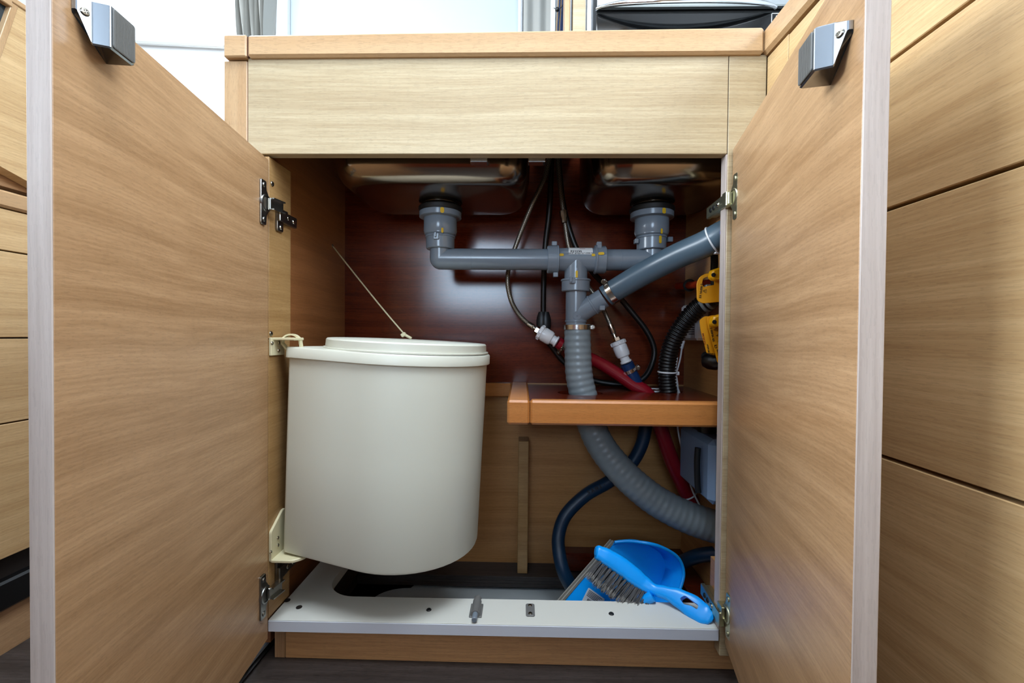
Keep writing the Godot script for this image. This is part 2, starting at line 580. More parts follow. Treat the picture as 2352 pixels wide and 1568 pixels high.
func pane(called: String, at: Vector3, size: Vector3, label: String) -> void:
	var o := struct(called, boxm(at - size / 2, at + size / 2), M.window_glow, label, "window")
	var fr := MB.new()
	var t := 0.03
	if size.y < 0.1:
		for s in [-1, 1]:
			fr.box(at + Vector3(-size.x / 2 - t, -0.02, s * (size.z / 2 + t / 2) - t / 2), at + Vector3(size.x / 2 + t, 0.004, s * (size.z / 2 + t / 2) + t / 2), 0.004)
			fr.box(at + Vector3(s * (size.x / 2 + t / 2) - t / 2, -0.02, -size.z / 2), at + Vector3(s * (size.x / 2 + t / 2) + t / 2, 0.004, size.z / 2), 0.004)
	elif size.x < 0.1:
		for s in [-1, 1]:
			fr.box(at + Vector3(-0.02, s * (size.y / 2 + t / 2) - t / 2, -size.z / 2 - t), at + Vector3(0.004, s * (size.y / 2 + t / 2) + t / 2, size.z / 2 + t), 0.004)
			fr.box(at + Vector3(-0.02, -size.y / 2, s * (size.z / 2 + t / 2) - t / 2), at + Vector3(0.004, size.y / 2, s * (size.z / 2 + t / 2) + t / 2), 0.004)
	else:
		for s in [-1, 1]:
			fr.box(at + Vector3(-size.x / 2 - t, s * (size.y / 2 + t / 2) - t / 2, -0.02), at + Vector3(size.x / 2 + t, s * (size.y / 2 + t / 2) + t / 2, 0.004), 0.004)
			fr.box(at + Vector3(s * (size.x / 2 + t / 2) - t / 2, -size.y / 2, -0.02), at + Vector3(s * (size.x / 2 + t / 2) + t / 2, size.y / 2, 0.004), 0.004)
	obj("window_frame", fr, M.beech, o)

func slab(x0: float, x1: float, yb: Array, yt: Array, z0: float, z1: float, bev: float) -> MB:   # a bar whose height runs from yb[0]..yt[0] at x0 to yb[1]..yt[1] at x1
	return hexm([Vector3(x0, yb[0], z0), Vector3(x1, yb[1], z0), Vector3(x0, yt[0], z0), Vector3(x1, yt[1], z0), Vector3(x0, yb[0], z1), Vector3(x1, yb[1], z1), Vector3(x0, yt[0], z1), Vector3(x1, yt[1], z1)], bev)

func build_worktop() -> void:
	var t := thing("worktop", "beech-edged galley worktop over the sink cabinet, turning the corner to the right", "worktop", Vector3(-0.04, 0.352, 0))
	obj("corner_block", slab(-0.3855, -0.3562, [0.3525, 0.3527], [0.3808, 0.3811], -0.03, 0.006, 0.0016), M.beech, t)
	obj("front_edge", slab(-0.3552, 0.2985, [0.3527, 0.3540], [0.3811, 0.3868], -0.03, 0.006, 0.003), M.beech, t)
	obj("joint", boxm(Vector3(-0.3568, 0.354, -0.028), Vector3(-0.3546, 0.3795, 0.0035)), M.groove_brown, t)
	obj("side_edge", hexm([Vector3(0.2995, 0.354, -0.03), Vector3(0.34, 0.354, -0.03), Vector3(0.2995, 0.3868, -0.03), Vector3(0.34, 0.3868, -0.03), Vector3(0.2995, 0.352, 0.62), Vector3(0.34, 0.352, 0.62), Vector3(0.2995, 0.388, 0.62), Vector3(0.34, 0.388, 0.62)], 0.004), M.beech_side, t)
	var top := MB.new()   # the top itself, with the openings of the bowls left out
	top.box(Vector3(-0.384, 0.357, -0.05), Vector3(0.34, 0.378, -0.03))
	top.box(Vector3(-0.384, 0.357, -0.46), Vector3(0.34, 0.378, -0.27))
	top.box(Vector3(-0.384, 0.357, -0.27), Vector3(-0.27, 0.378, -0.05))
	top.box(Vector3(0.012, 0.357, -0.27), Vector3(0.095, 0.378, -0.05))
	top.box(Vector3(0.335, 0.357, -0.46), Vector3(0.34, 0.378, -0.05))
	top.box(Vector3(0.34, 0.357, -0.46), Vector3(1.0, 0.378, 0.62))
	obj("top", top, M.white_board, t)

func build_cabinet() -> void:
	var t := thing("sink_cabinet", "pale oak sink cabinet standing open under the beech-edged worktop", "cabinet", Vector3(-0.03, FLOOR, -0.14))
	obj("corner_post", boxm(Vector3(-0.3892, -0.40, -0.03), Vector3(-0.3585, 0.3515, 0.0), 0.0012), M.beech_upright, t)
	obj("joint", boxm(Vector3(-0.3590, -0.39, -0.012), Vector3(-0.3570, 0.351, -0.0015)), M.groove_brown, t)
	obj("joint", boxm(Vector3(0.2568, 0.2318, -0.012), Vector3(0.2583, 0.354, -0.0012)), M.dark_joint, t)
	obj("apron", boxm(Vector3(-0.3575, 0.2315, -0.014), Vector3(0.2572, 0.3555, 0.0), 0.0007), M.oak, t)
	obj("filler_panel", boxm(Vector3(0.2580, -0.41, -0.016), Vector3(0.3048, 0.3555, 0.0), 0.0007), M.oak, t)
	obj("stile_lipping", boxm(Vector3(0.2562, -0.3765, -0.014), Vector3(0.2579, 0.2312, -0.0005), 0.0003), M.door_edge, t)
	obj("side_panel", boxm(Vector3(-0.360, -0.43, -0.29), Vector3(-0.345, 0.355, -0.031)), M.wall_oak, t)
	obj("side_panel", boxm(Vector3(0.3105, -0.4425, -0.29), Vector3(0.325, 0.355, -0.017)), M.inner_oak, t)
	obj("cleat", boxm(Vector3(-0.345, -0.008, -0.054), Vector3(-0.330, 0.2285, -0.0005), 0.0005), M.cleat_oak, t)
	obj("cleat", boxm(Vector3(-0.345, -0.376, -0.052), Vector3(-0.330, -0.0085, -0.0005), 0.0005), M.cleat_oak, t)
	obj("front_strip", boxm(Vector3(-0.3585, -0.40, -0.02), Vector3(-0.3452, 0.2312, -0.001)), M.oak_upright, t)
	obj("back_panel", boxm(Vector3(-0.345, -0.092, -0.295), Vector3(0.3105, 0.355, -0.28)), M.mahogany, t)
	obj("back_rail", boxm(Vector3(-0.345, -0.118, -0.292), Vector3(-0.0195, -0.0925, -0.268), 0.002), M.shaded_beech, t)
	obj("lower_back_panel", boxm(Vector3(-0.345, FLOOR, -0.2955), Vector3(0.3105, -0.080, -0.2812)), M.inner_oak, t)
	obj("batten", boxm(Vector3(-0.0044, -0.1960, -0.2420) + Vector3(0, 0, 0), Vector3(0.0145, FLOOR, -0.281), 0.001), M.cleat_oak, t)
	obj("batten_block", boxm(Vector3(-0.001, -0.124, -0.238), Vector3(0.0165, -0.1535, -0.281), 0.001), M.door_edge, t)
	obj("toe_kick", boxm(Vector3(-0.318, FLOOR, -0.034), Vector3(0.32, -0.392, -0.02), 0.0005), M.lifted_kick_oak, t)  # oak lightened to make up for the shade under the overhang
	obj("toe_kick_end", boxm(Vector3(-0.333, FLOOR, -0.034), Vector3(-0.3187, -0.392, -0.02), 0.0005), M.door_oak_upright, t)
	obj("floor_batten", boxm(Vector3(0.078, FLOOR, -0.2808), Vector3(0.31, -0.408, -0.252), 0.002), M.red_oak, t)
	obj("floor_batten", boxm(Vector3(0.272, FLOOR, -0.252), Vector3(0.31, -0.410, -0.06), 0.002), M.red_oak, t)
	obj("hinge_block", boxm(Vector3(0.270, 0.140, -0.058), Vector3(0.3105, 0.19, -0.018)), M.inner_oak, t)
	obj("hinge_block", boxm(Vector3(0.270, -0.372, -0.058), Vector3(0.3105, -0.31, -0.018)), M.inner_oak, t)
	for q in [Vector3(-0.3300, 0.1956, -0.0075), Vector3(-0.3300, -0.0011, -0.0050)]:
		screw(q, Vector3(1, 0, 0), 0.0035, t, M.dull_steel)

func hinge(door: Node3D, o: Vector3, side: float, flip: float, m: Material, tail: bool) -> void:
	# o: middle of the arm where it leaves the door, on the door's inner face at the hinge edge; side +1: the cabinet lies towards +x
	var cup := MB.new()
	var pl := PackedVector2Array()
	for p in rounded([Vector2(-0.0075, -0.028), Vector2(0.0045, -0.028), Vector2(0.0045, -0.016), Vector2(0.0105, -0.009), Vector2(0.0115, 0.0), Vector2(0.0105, 0.009), Vector2(0.0045, 0.016), Vector2(0.0045, 0.028), Vector2(-0.0075, 0.028)], 0.003): pl.append(p)
	var xf := Transform3D(Basis(Vector3(0, 0, -1), Vector3(0, 1, 0), Vector3(side, 0, 0)), o + Vector3(0, 0, 0.0145))
	cup.prism(pl, 0.0032, 0.0006, xf)
	cup.lathe([Vector2(0.0118, 0.0), Vector2(0.0118, 0.002), Vector2(0.0105, 0.0042), Vector2(0.0088, 0.0046), Vector2(0.0082, 0.002)], along(o + Vector3(0, 0, 0.011), o + Vector3(side, 0, 0.011)), 24)
	var h := obj("hinge", cup, m, door)
	for s in [-1, 1]: screw(o + Vector3(side * 0.0032, s * 0.0215, 0.0155), Vector3(side, 0, 0), 0.0032, h, m)
	var arm := MB.new()
	var a := o + Vector3(side * 0.006, 0.0, 0.010)
	var b := o + (Vector3(side * 0.0100, 0, -0.012) if side > 0 else Vector3(side * 0.0052, 0, -0.004))
	var ax := along(a, b)
	var wid := Vector3(0, 1, 0)
	var nn := (b - a).cross(wid).normalized()
	var L := a.distance_to(b)
	arm.box(Vector3(-0.0075, 0, -0.002), Vector3(0.0075, L, 0.0022), 0.0007, Transform3D(Basis(wid, (b - a).normalized(), wid.cross((b - a).normalized())), a))
	for s in [-1, 1]:
		arm.box(Vector3(s * 0.0068 - 0.0008, 0.002, -0.006), Vector3(s * 0.0068 + 0.0008, L, 0.002), 0.0, Transform3D(Basis(wid, (b - a).normalized(), wid.cross((b - a).normalized())), a))
	obj("arm", arm, M.steel if side > 0 else m, h)

func mount_plate(t: Node3D, o: Vector3, side: float, m: Material) -> void:   # o: on the cabinet's side, middle of the cross plate
	var b := MB.new()
	var xf := Transform3D(Basis(Vector3(0, 0, -1), Vector3(0, 1, 0), Vector3(side, 0, 0)), o)
	b.prism(rounded([Vector2(-0.0085, -0.021), Vector2(0.0065, -0.021), Vector2(0.0065, 0.021), Vector2(-0.0085, 0.021)], 0.003), 0.0035, 0.0006, xf)
	b.box(Vector3(-0.009, -0.0085, 0.003), Vector3(0.011, 0.0085, 0.0075), 0.001, xf)
	b.box(Vector3(0.010, -0.0085, 0.001), Vector3(0.0365, 0.0065, 0.0065), 0.001, xf)
	var h := obj("hinge_plate", b, m, t)
	for q in [Vector3(0, 0.0155, 0.0035), Vector3(0, -0.0155, 0.0035), Vector3(0.012, 0.0, 0.0067), Vector3(0.027, -0.001, 0.0065)]:
		screw(xf * q, Vector3(side, 0, 0), 0.0033, h, M.steel)

func catch_at(door: Node3D, xf: Transform3D) -> void:
	# a polished wedge-shaped door catch: local x along the door towards the hinge, y up, z off the door
	var side := PackedVector2Array()
	for p in rounded([Vector2(-0.020, 0.0), Vector2(-0.020, 0.0040), Vector2(-0.0125, 0.0085), Vector2(-0.0098, 0.0198), Vector2(0.014, 0.0205), Vector2(0.014, 0.0)], 0.0010, 3): side.append(p)
	var b := MB.new()
	var rings := []
	for q in [[-0.0146, 0.0012], [-0.0136, 0.0], [0.0136, 0.0], [0.0146, 0.0012]]:
		var r := PackedVector3Array()
		for p in side:
			var k := Vector2(p.x * (1.0 - q[1] / 0.020), p.y * (1.0 - q[1] / 0.020))
			var y: float = q[0]
			var f := clampf((-0.0125 - p.x) / 0.0075, 0, 1)
			y *= lerpf(1.0, 0.72, f) if y > 0 else lerpf(1.0, -0.30, f)
			r.append(xf * Vector3(k.x, y, k.y))
		rings.append(r)
	b.grid(rings, true, true, true, 0.85)
	var c := obj("catch", b, M.catch_steel, door)
	var pad := MB.new()
	var a := Vector3(-0.0080, 0, 0.01975); var e := Vector3(0.0134, 0, 0.0206)
	var px := Transform3D(Basis((e - a).normalized(), Vector3.UP, (e - a).normalized().cross(Vector3.UP)), (a + e) / 2)
	pad.prism(rrect(a.distance_to(e), 0.0264, 0.002), 0.0011, 0.0003, xf * px)
	for i in 14:
		pad.box(Vector3(-0.0097 + i * 0.0014, -0.0126, 0.0009), Vector3(-0.0091 + i * 0.0014, 0.0126, 0.0014), 0.0, xf * px)
	obj("grip_pad", pad, M.grip_grey, c)
	screw(xf * Vector3(-0.0160, 0.0045, 0.0066), (xf.basis * Vector3(-0.51, 0, 0.86)).normalized(), 0.0026, c, M.dull_steel)

func build_doors() -> void:
	# each door in its own frame: hinge edge of the inner face at the origin, x along the door, z out of the inner face
	var t := thing("cabinet_door", "open oak cabinet door on the left, beside the cream waste bin", "door", Vector3(-0.3295, -0.401, 0.002), "doors of the sink cabinet")
	var d := Vector3(0.0378, 0, 0.294).normalized()
	t.transform = Transform3D(Basis(-d, Vector3.UP, (-d).cross(Vector3.UP)), t.position)
	door_parts(t, -0.2964, 0.6246, 0.0140)
	catch_at(t, t.transform * Transform3D(Basis(Vector3(0.86, 0, 0), Vector3(0, 1, 0), Vector3(0, 0, 0.86)), Vector3(-0.2653, 0.6055, 0.0)))
	hinge(t, Vector3(-0.3275, 0.1635, 0.004), 1.0, 1.0, M.hinge_steel, true)
	hinge(t, Vector3(-0.3275, -0.335, 0.004), 1.0, -1.0, M.hinge_steel, false)
	var k: Node3D = get_node("sink_cabinet")
	mount_plate(k, Vector3(-0.330, 0.1575, -0.0225), 1.0, M.hinge_steel)
	mount_plate(k, Vector3(-0.330, -0.325, -0.0225), 1.0, M.hinge_steel)
	var u := thing("cabinet_door", "open oak cabinet door on the right, in front of the pale drawer fronts", "door", Vector3(0.2635, -0.392, 0.002), "doors of the sink cabinet")
	var e := Vector3(-0.0660, 0, 0.298).normalized()
	u.transform = Transform3D(Basis(e, Vector3.UP, e.cross(Vector3.UP)), u.position)
	door_parts(u, 0.3052, 0.628, 0.0130)
	catch_at(u, u.transform * Transform3D(Basis(Vector3(-0.9, 0, 0), Vector3(0, 0.95, 0), Vector3(0, 0, 0.9)), Vector3(0.2745, 0.5765, 0.0)))
	hinge(u, Vector3(0.2615, 0.172, 0.004), -1.0, -1.0, M.brass, false)
	hinge(u, Vector3(0.2615, -0.346, 0.004), -1.0, 1.0, M.brass, false)
	for y in [0.172, -0.3555]:   # long arms that reach back to their blocks
		var b := MB.new()
		var xf := Transform3D(Basis(Vector3(0, 0, -1), Vector3(0, 1, 0), Vector3(-1, 0, 0)), Vector3(0.2555, y, -0.002))
		b.box(Vector3(-0.004, -0.008, -0.0030), Vector3(0.055, 0.008, 0.0028), 0.001, xf * Transform3D(Basis(Vector3.UP, 0.06), Vector3.ZERO))
		b.box(Vector3(-0.014, -0.0092, -0.0030), Vector3(-0.002, 0.0092, 0.0040), 0.001, xf)
		b.box(Vector3(0.020, -0.007, -0.014), Vector3(0.052, 0.007, -0.005), 0.001, xf)
		var h := obj("hinge_plate", b, M.brass, k)
		for q in [0.014, 0.027, 0.038]:
			screw(xf * Vector3(q, 0, 0.0029 - q * 0.06), Vector3(-1, 0, 0), 0.0034, h, M.steel if q < 0.02 else M.black_rubber)

func door_parts(t: Node3D, w: float, h: float, th: float) -> void:
	var p := MB.new()
	var s := signf(w)
	p.box(Vector3(minf(0, w - s * 0.0012), 0, -th), Vector3(maxf(0, w - s * 0.0012), h, 0), 0.0004, t.transform)
	obj("panel", p, M.door_oak, t)
	var e := MB.new()
	e.box(Vector3(minf(w - s * 0.0012, w), 0, -th), Vector3(maxf(w - s * 0.0012, w), h, 0), 0.0004, t.transform)
	obj("edge_band", e, M.door_edge, t)

func build_right_run() -> void:
	var t := thing("drawer_unit", "pale oak drawer unit along the right, behind the open right door", "cabinet", Vector3(0.6, FLOOR, 0.31))
	obj("carcass", boxm(Vector3(0.319, FLOOR, 0.0), Vector3(1.0, 0.353, 0.62)), M.dark_joint, t)
	obj("end_filler", boxm(Vector3(0.305, -0.41, 0.0005), Vector3(0.32, 0.3515, 0.0438), 0.0006), M.oak_side, t)
	var ys := [-0.41, -0.0995, 0.1078, 0.2315, 0.3515]
	for i in 4:
		obj("drawer_front", boxm(Vector3(0.305, ys[i] + 0.0015, 0.0448), Vector3(0.32, ys[i + 1] - 0.0015, 0.60), 0.0007), M.oak_side, t)
	obj("plinth", boxm(Vector3(0.318, FLOOR, 0.0), Vector3(0.33, -0.411, 0.60)), M.door_oak, t)

func build_left_run() -> void:
	var t := thing("drawer_unit", "oak drawer unit at the far left, seen past the open left door", "cabinet", Vector3(-1.0, FLOOR, 0.2))
	obj("carcass", boxm(Vector3(-1.3, -0.38, -0.7), Vector3(-0.712, 0.165, 0.9)), M.dark_joint, t)
	obj("worktop_edge", boxm(Vector3(-0.74, 0.1655, -0.7), Vector3(-0.697, 0.1885, 0.9), 0.003), M.beech_side, t)
	obj("worktop", boxm(Vector3(-1.3, 0.1655, -0.7), Vector3(-0.74, 0.187, 0.9)), M.oak_side, t)
	var ys := [-0.3105, -0.1265, -0.0105, 0.1075, 0.1645]
	for i in 4:
		obj("drawer_front", boxm(Vector3(-0.715, ys[i] + 0.001, -0.69), Vector3(-0.70, ys[i + 1] - 0.001, 0.5), 0.0007), M.oak_side, t)
	obj("kick_rail", boxm(Vector3(-0.72, -0.381, -0.69), Vector3(-0.698, -0.341, 0.9), 0.003), M.black_plastic, t)
	obj("plinth", boxm(Vector3(-0.73, FLOOR, -0.69), Vector3(-0.705, -0.381, 0.9)), M.door_oak, t)
	var u := thing("wall_locker", "pale oak locker with a slanting smoked glass front, at the top left", "locker", Vector3(-0.9, 0.21, -0.1))
	var px := Transform3D(Basis(Vector3(0, 0, -1), Vector3(0, 1, 0), Vector3(-1, 0, 0)), Vector3(-0.70, 0, 0))   # local x = -z, local y up
	var b := MB.new()
	b.prism(PackedVector2Array([Vector2(-0.0185, 0.2445), Vector2(0.0108, 0.362), Vector2(0.0319, 0.4468), Vector2(0.35, 0.4468), Vector2(0.35, 0.126), Vector2(0.0098, 0.2195), Vector2(-0.0185, 0.227)]), 0.02, 0.0, px)
	obj("end_panel", b, M.oak_side, u)
	b = MB.new()
	b.prism(PackedVector2Array([Vector2(-0.0185, 0.2445), Vector2(-0.0265, 0.2465), Vector2(0.0245, 0.4468), Vector2(0.0319, 0.4468)]), 0.022, 0.0006, px * Transform3D(Basis(), Vector3(0, 0, -0.001)))
	obj("stile", b, M.beech_upright, u)
	b = MB.new()
	b.prism(PackedVector2Array([Vector2(-0.16, 0.2475), Vector2(-0.0266, 0.2475), Vector2(0.0243, 0.4398), Vector2(-0.16, 0.4398)]), 0.006, 0.0, px * Transform3D(Basis(), Vector3(0, 0, 0.006)))
	obj("glass", b, M.smoke_glass, u)
	b = MB.new()
	b.prism(PackedVector2Array([Vector2(-0.2, 0.4398), Vector2(0.0244, 0.4398), Vector2(0.0244, 0.447), Vector2(0.35, 0.447), Vector2(0.35, 0.455), Vector2(0.033, 0.455), Vector2(-0.2, 0.455)]), 0.024, 0.001, px * Transform3D(Basis(), Vector3(0, 0, -0.002)))
	obj("top_rail", b, M.beech_side, u)
	obj("back", boxm(Vector3(-1.1, 0.20, -0.35), Vector3(-0.722, 0.45, 0.16)), M.door_oak, u)

func build_behind() -> void:
	# what shows above the worktop, at the hull side
	var z := -0.995
	var w := struct("window_1", boxm(Vector3(-0.8570, 1.0732, -0.9940) + Vector3(0, -0.3, 0), Vector3(-0.0166, 1.2657, -0.9850)), M.blind, "pale blind in the window behind the worktop", "window")
	var fr := MB.new()
	fr.box(Vector3(-0.8755, 1.0672, -0.9850) + Vector3(0, -0.3, 0), Vector3(-0.8324, 1.2528, -0.9600), 0.004)
	fr.box(Vector3(-0.0238, 1.0618, -0.9850) + Vector3(0, -0.3, 0), Vector3(-0.0088, 1.2452, -0.9600), 0.006)
	obj("window_frame", fr, M.hull_white, w)
	var c := MB.new()   # the gathered curtain left of the window
	var rings := []
	for k in 13:
		var r := PackedVector3Array()
		var f := k / 12.0
		for i in 55:
			var s := i / 54.0
			var x := lerpf(lerpf(-0.985, -0.945, f), lerpf(-0.862, -0.868, f), s)
			var p := s * TAU * 6.5
			r.append(Vector3(x + 0.006 * sin(p * 0.5 + 4.0 * f + 1.0), lerpf(1.36, 0.70, f), -0.93 + 0.036 * sin(p + 0.9 * sin(5.0 * f)) + 0.009 * sin(2.0 * p)))
		rings.append(r)
	c.grid(rings, false, false, false, 0.2)
	var back := []
	for r in rings:
		var q := PackedVector3Array()
		for p in r: q.append(p + Vector3(0, 0, -0.002))
		back.append(q)
	c.grid(back, false, false, false, 0.2, true)
	single("curtain", c, M.curtain, "gathered grey curtain left of the pale window, above the worktop", "curtain")
	c = MB.new()
	rings = []
	for k in 2:
		var r := PackedVector3Array()
		for i in 25:
			var s := i / 24.0
			r.append(Vector3(Vector3(-0.0059, 1.1038, -0.9700).x * (1 - s) + Vector3(0.0908, 1.1031, -0.9700).x * s, 1.36 - 0.7 * k, -0.965 + 0.007 * sin(s * TAU * 2.2)))
		rings.append(r)
	c.grid(rings, false, false, false, 0.2)
	single("curtain", c, M.curtain, "smooth light grey curtain right of the pale window, beside the cables", "curtain")
	struct("trim_1", hexm([Vector3(-1.4175, 1.0368, -0.9900), Vector3(-1.0756, 1.0194, -0.9900), Vector3(-1.4175, 1.0476, -0.9900), Vector3(-1.0756, 1.0287, -0.9900), Vector3(-1.3992, 1.0234, -0.9700), Vector3(-1.0617, 1.0062, -0.9700), Vector3(-1.3992, 1.0341, -0.9700), Vector3(-1.0617, 1.0154, -0.9700)], 0.001), M.curtain, "thin grey ledge line on the white hull side", "trim")
	struct("trim_2", boxm(Vector3(0.0872, 1.0371, -0.9500) + Vector3(0, -0.2, 0), Vector3(0.0995, 1.1950, -0.9000)), M.hull_white, "white corner trim beside the cables", "trim")
	var t := thing("cable_bundle", "bundle of dark blue and tan cables running up beside the oven locker", "cable", Vector3(0.1158, 0.9888, -0.8800))
	for i in 6:
		var sh := Vector3(i * 0.0044, 0, 0.002 * (i % 2))
		obj("cable", hose([Vector3(0.1036, 0.9396, -0.8800) + sh * 0.8, Vector3(0.1042, 1.0100, -0.8800) + sh, Vector3(0.1082, 1.0699, -0.8850) + sh, Vector3(0.1105, 1.1585, -0.8900) + sh], 0.0026, 6, 8), [M.cable_tan, M.cable_blue, M.cable_tan, M.cable_blue, M.cable_blue, M.cable_blue][i], t)
	var kn := MB.new()
	kn.lathe([Vector2(0.0, -0.006), Vector2(0.006, -0.004), Vector2(0.0072, 0.0), Vector2(0.006, 0.004), Vector2(0.0, 0.006)], Transform3D(Basis(), Vector3(0.1040, 1.0523, -0.8650)), 14, false)
	obj("clip", kn, M.black_plastic, t)
	obj("clip_cord", hose([Vector3(0.0929, 1.0602, -0.8680), Vector3(0.1026, 1.0531, -0.8660), Vector3(0.1154, 1.0601, -0.8680), Vector3(0.1240, 1.0769, -0.8720)], 0.001, 4, 6), M.black_plastic, t)
	var l := thing("oven_locker", "oak and beech locker side left of the black oven", "locker", Vector3(0.1546, 0.8710, -0.7000) + Vector3(0, -0.2, 0))
	obj("post", boxm(Vector3(0.1105, 0.8789, -0.7200) + Vector3(0, -0.25, 0), Vector3(0.1251, 0.9982, -0.6600), 0.003), M.beech_upright, l)
	obj("side", boxm(Vector3(0.1324, 0.8650, -0.7000) + Vector3(0, -0.25, 0), Vector3(0.1671, 0.9978, -0.6600)), M.oak, l)
	obj("trim_strip", boxm(Vector3(0.1704, 0.8441, -0.6700) + Vector3(0, -0.25, 0), Vector3(0.1826, 0.9911, -0.6520), 0.001), M.oven_trim, l)
	obj("housing", boxm(Vector3(0.2071, 0.9332, -0.8000) + Vector3(0, -0.25, 0), Vector3(0.75, 1.2, -0.72)), M.oven_black, l)
	var o := thing("oven", "black glass oven door with a curved chrome handle, above the worktop corner", "oven", Vector3(0.4600, 0.8322, -0.6300) + Vector3(0, -0.2, 0))
	obj("body", boxm(Vector3(0.1943, 0.8646, -0.7000) + Vector3(0, -0.25, 0), Vector3(0.74, 1.15, -0.648)), M.black_plastic, o)
	obj("door_glass", boxm(Vector3(0.1929, 0.8268, -0.6450) + Vector3(0, -0.25, 0), Vector3(0.8051, 0.8692, -0.6320), 0.002), M.oven_black, o)
	obj("door_rail", boxm(Vector3(0.1947, 0.8863, -0.6460), Vector3(0.8018, 0.9673, -0.6300), 0.003), M.oven_trim, o)
	var hb := MB.new()
	var hr := []
	for i in 41:
		var s := i / 40.0
		var x := lerpf(Vector3(0.1894, 0.8694, -0.6000).x, Vector3(0.6673, 0.8657, -0.6000).x, s)
		var bow := sin(PI * s)
		var cy := Vector3(0.1894, 0.8717, -0.6000).y + 0.004 - 0.010 * bow
		var zc := -0.626 + 0.05 * pow(bow, 0.7)
		var r := PackedVector3Array()
		for j in 16:
			var a := TAU * j / 16
			r.append(Vector3(x, cy + 0.013 * (0.25 + 0.75 * bow) * sin(a), zc + 0.006 * cos(a)))
		hr.append(r)
	hb.grid(hr, true, true, true, 0.3)
	obj("handle", hb, M.chrome, o)
	var sy := MB.new()
	var s0 := Vector3(0.6583, 0.8664, -0.6315); var s1 := Vector3(0.6910, 0.8340, -0.6315)
	for q in [[0.0, 0.0, 1.0, 0.05], [0.0, 0.95, 1.0, 1.0], [0.0, 0.0, 0.05, 1.0], [0.95, 0.0, 1.0, 1.0], [0.2, 0.2, 0.8, 0.27]]:
		sy.box(Vector3(lerpf(s0.x, s1.x, q[0]), lerpf(s1.y, s0.y, q[1]), -0.632), Vector3(lerpf(s0.x, s1.x, q[2]), lerpf(s1.y, s0.y, q[3]), -0.6314))
	for q in [0.3, 0.45, 0.6]:
		var pa := Vector3(lerpf(s0.x, s1.x, q - 0.08), lerpf(s1.y, s0.y, 0.35), -0.6318)
		var pb := Vector3(lerpf(s0.x, s1.x, q + 0.12), lerpf(s1.y, s0.y, 0.8), -0.6318)
		sy.tube([pa, pb], 0.0008, 6)
	obj("symbol", sy, M.paper, o)
	struct("trim_3", boxm(Vector3(-0.395, FLOOR, -0.30), Vector3(-0.348, FLOOR + 0.003, 0.4)), M.black_plastic, "dark floor track beside the cabinet's foot", "trim")
	for i in 3:
		struct("trim_%d" % (4 + i), boxm(Vector3(-0.391 + i * 0.015, FLOOR + 0.003, -0.30), Vector3(-0.383 + i * 0.015, FLOOR + 0.009, 0.4), 0.001), M.rail_grey, "grey metal rail of the floor track beside the cabinet's foot", "trim")

func bowl(lo: Vector2, hi: Vector2, top: float, bottom: float, rc: float, drain: Vector2) -> MB:   # lo, hi: x and z; open at the top
	var b := MB.new()
	var rings := []
	var c := (lo + hi) / 2
	var size := hi - lo
	var lev := [[0.0, top], [0.0, bottom + 0.055]]
	for k in 7:
		var a := PI / 2 * k / 6.0
		lev.append([0.030 * (1.0 - cos(a)) + 0.004, bottom + 0.034 - 0.030 * sin(a)])
	for e in lev:
		var r := PackedVector3Array()
		for p in rrect(size.x - 2 * e[0], size.y - 2 * e[0], maxf(rc - e[0], 0.014), 8): r.append(Vector3(c.x + p.x, e[1], c.y + p.y))
		rings.append(r)
	var last: PackedVector3Array = rings[-1]
	for k in [0.5, 1.0]:
		var r := PackedVector3Array()
		for p in last:
			var d := Vector2(p.x, p.z) - drain
			r.append(Vector3(p.x, bottom + 0.004 - 0.004 * k, p.z).lerp(Vector3(drain.x + d.normalized().x * 0.027, bottom, drain.y + d.normalized().y * 0.027), k))
		rings.append(r)
	b.grid(rings, true, false, false, 0.5)
	return b

func build_sink() -> void:
	var t := thing("sink", "stainless steel double sink seen from below, hanging under the worktop", "sink", Vector3(0.03, 0.2, -0.15))
	obj("bowl", bowl(Vector2(-0.285, -0.262), Vector2(0.010, -0.046), 0.3775, 0.213, 0.055, Vector2(-0.1365, -0.16)), M.sink_steel, t)
	obj("bowl", bowl(Vector2(0.098, -0.262), Vector2(0.333, -0.046), 0.3775, 0.213, 0.055, Vector2(0.2105, -0.16)), M.sink_steel, t)
	var rim := MB.new()
	rim.box(Vector3(-0.295, 0.3782, -0.275), Vector3(0.339, 0.3800, -0.262)); rim.box(Vector3(-0.295, 0.3782, -0.046), Vector3(0.339, 0.3800, -0.037))
	rim.box(Vector3(-0.295, 0.3782, -0.262), Vector3(-0.285, 0.3800, -0.046)); rim.box(Vector3(0.010, 0.3782, -0.262), Vector3(0.098, 0.3800, -0.046))
	obj("rim", rim, M.steel, t)
	for x in [-0.1365, 0.2105]:
		var o := MB.new()
		o.lathe([Vector2(0.0002, 0.2136), Vector2(0.031, 0.2138), Vector2(0.0312, 0.2128), Vector2(0.0285, 0.2126), Vector2(0.034, 0.2083)], Transform3D(Basis(), Vector3(x, 0, -0.16)), 32, false)
		obj("outlet", o, M.dull_steel, t)
	for px in [Vector3(-0.0591, 0.2317, -0.0180), Vector3(0.0174, 0.2317, -0.0180)]:
		var b := MB.new()
		b.box(px + Vector3(-0.0115, -0.004, -0.003), px + Vector3(0.0115, 0.10, 0.003), 0.0008)
		b.box(px + Vector3(-0.0115, -0.0045, -0.010), px + Vector3(0.0115, -0.0015, 0.004), 0.001)
		obj("clip", b, M.chrome, t)

func lug(at: Vector3, size: Vector3, parent: Node3D) -> void:
	var b := MB.new()
	b.box(at - size / 2, at + size / 2, 0.0008)
	obj("lug", b, M.pipe_grey, parent)

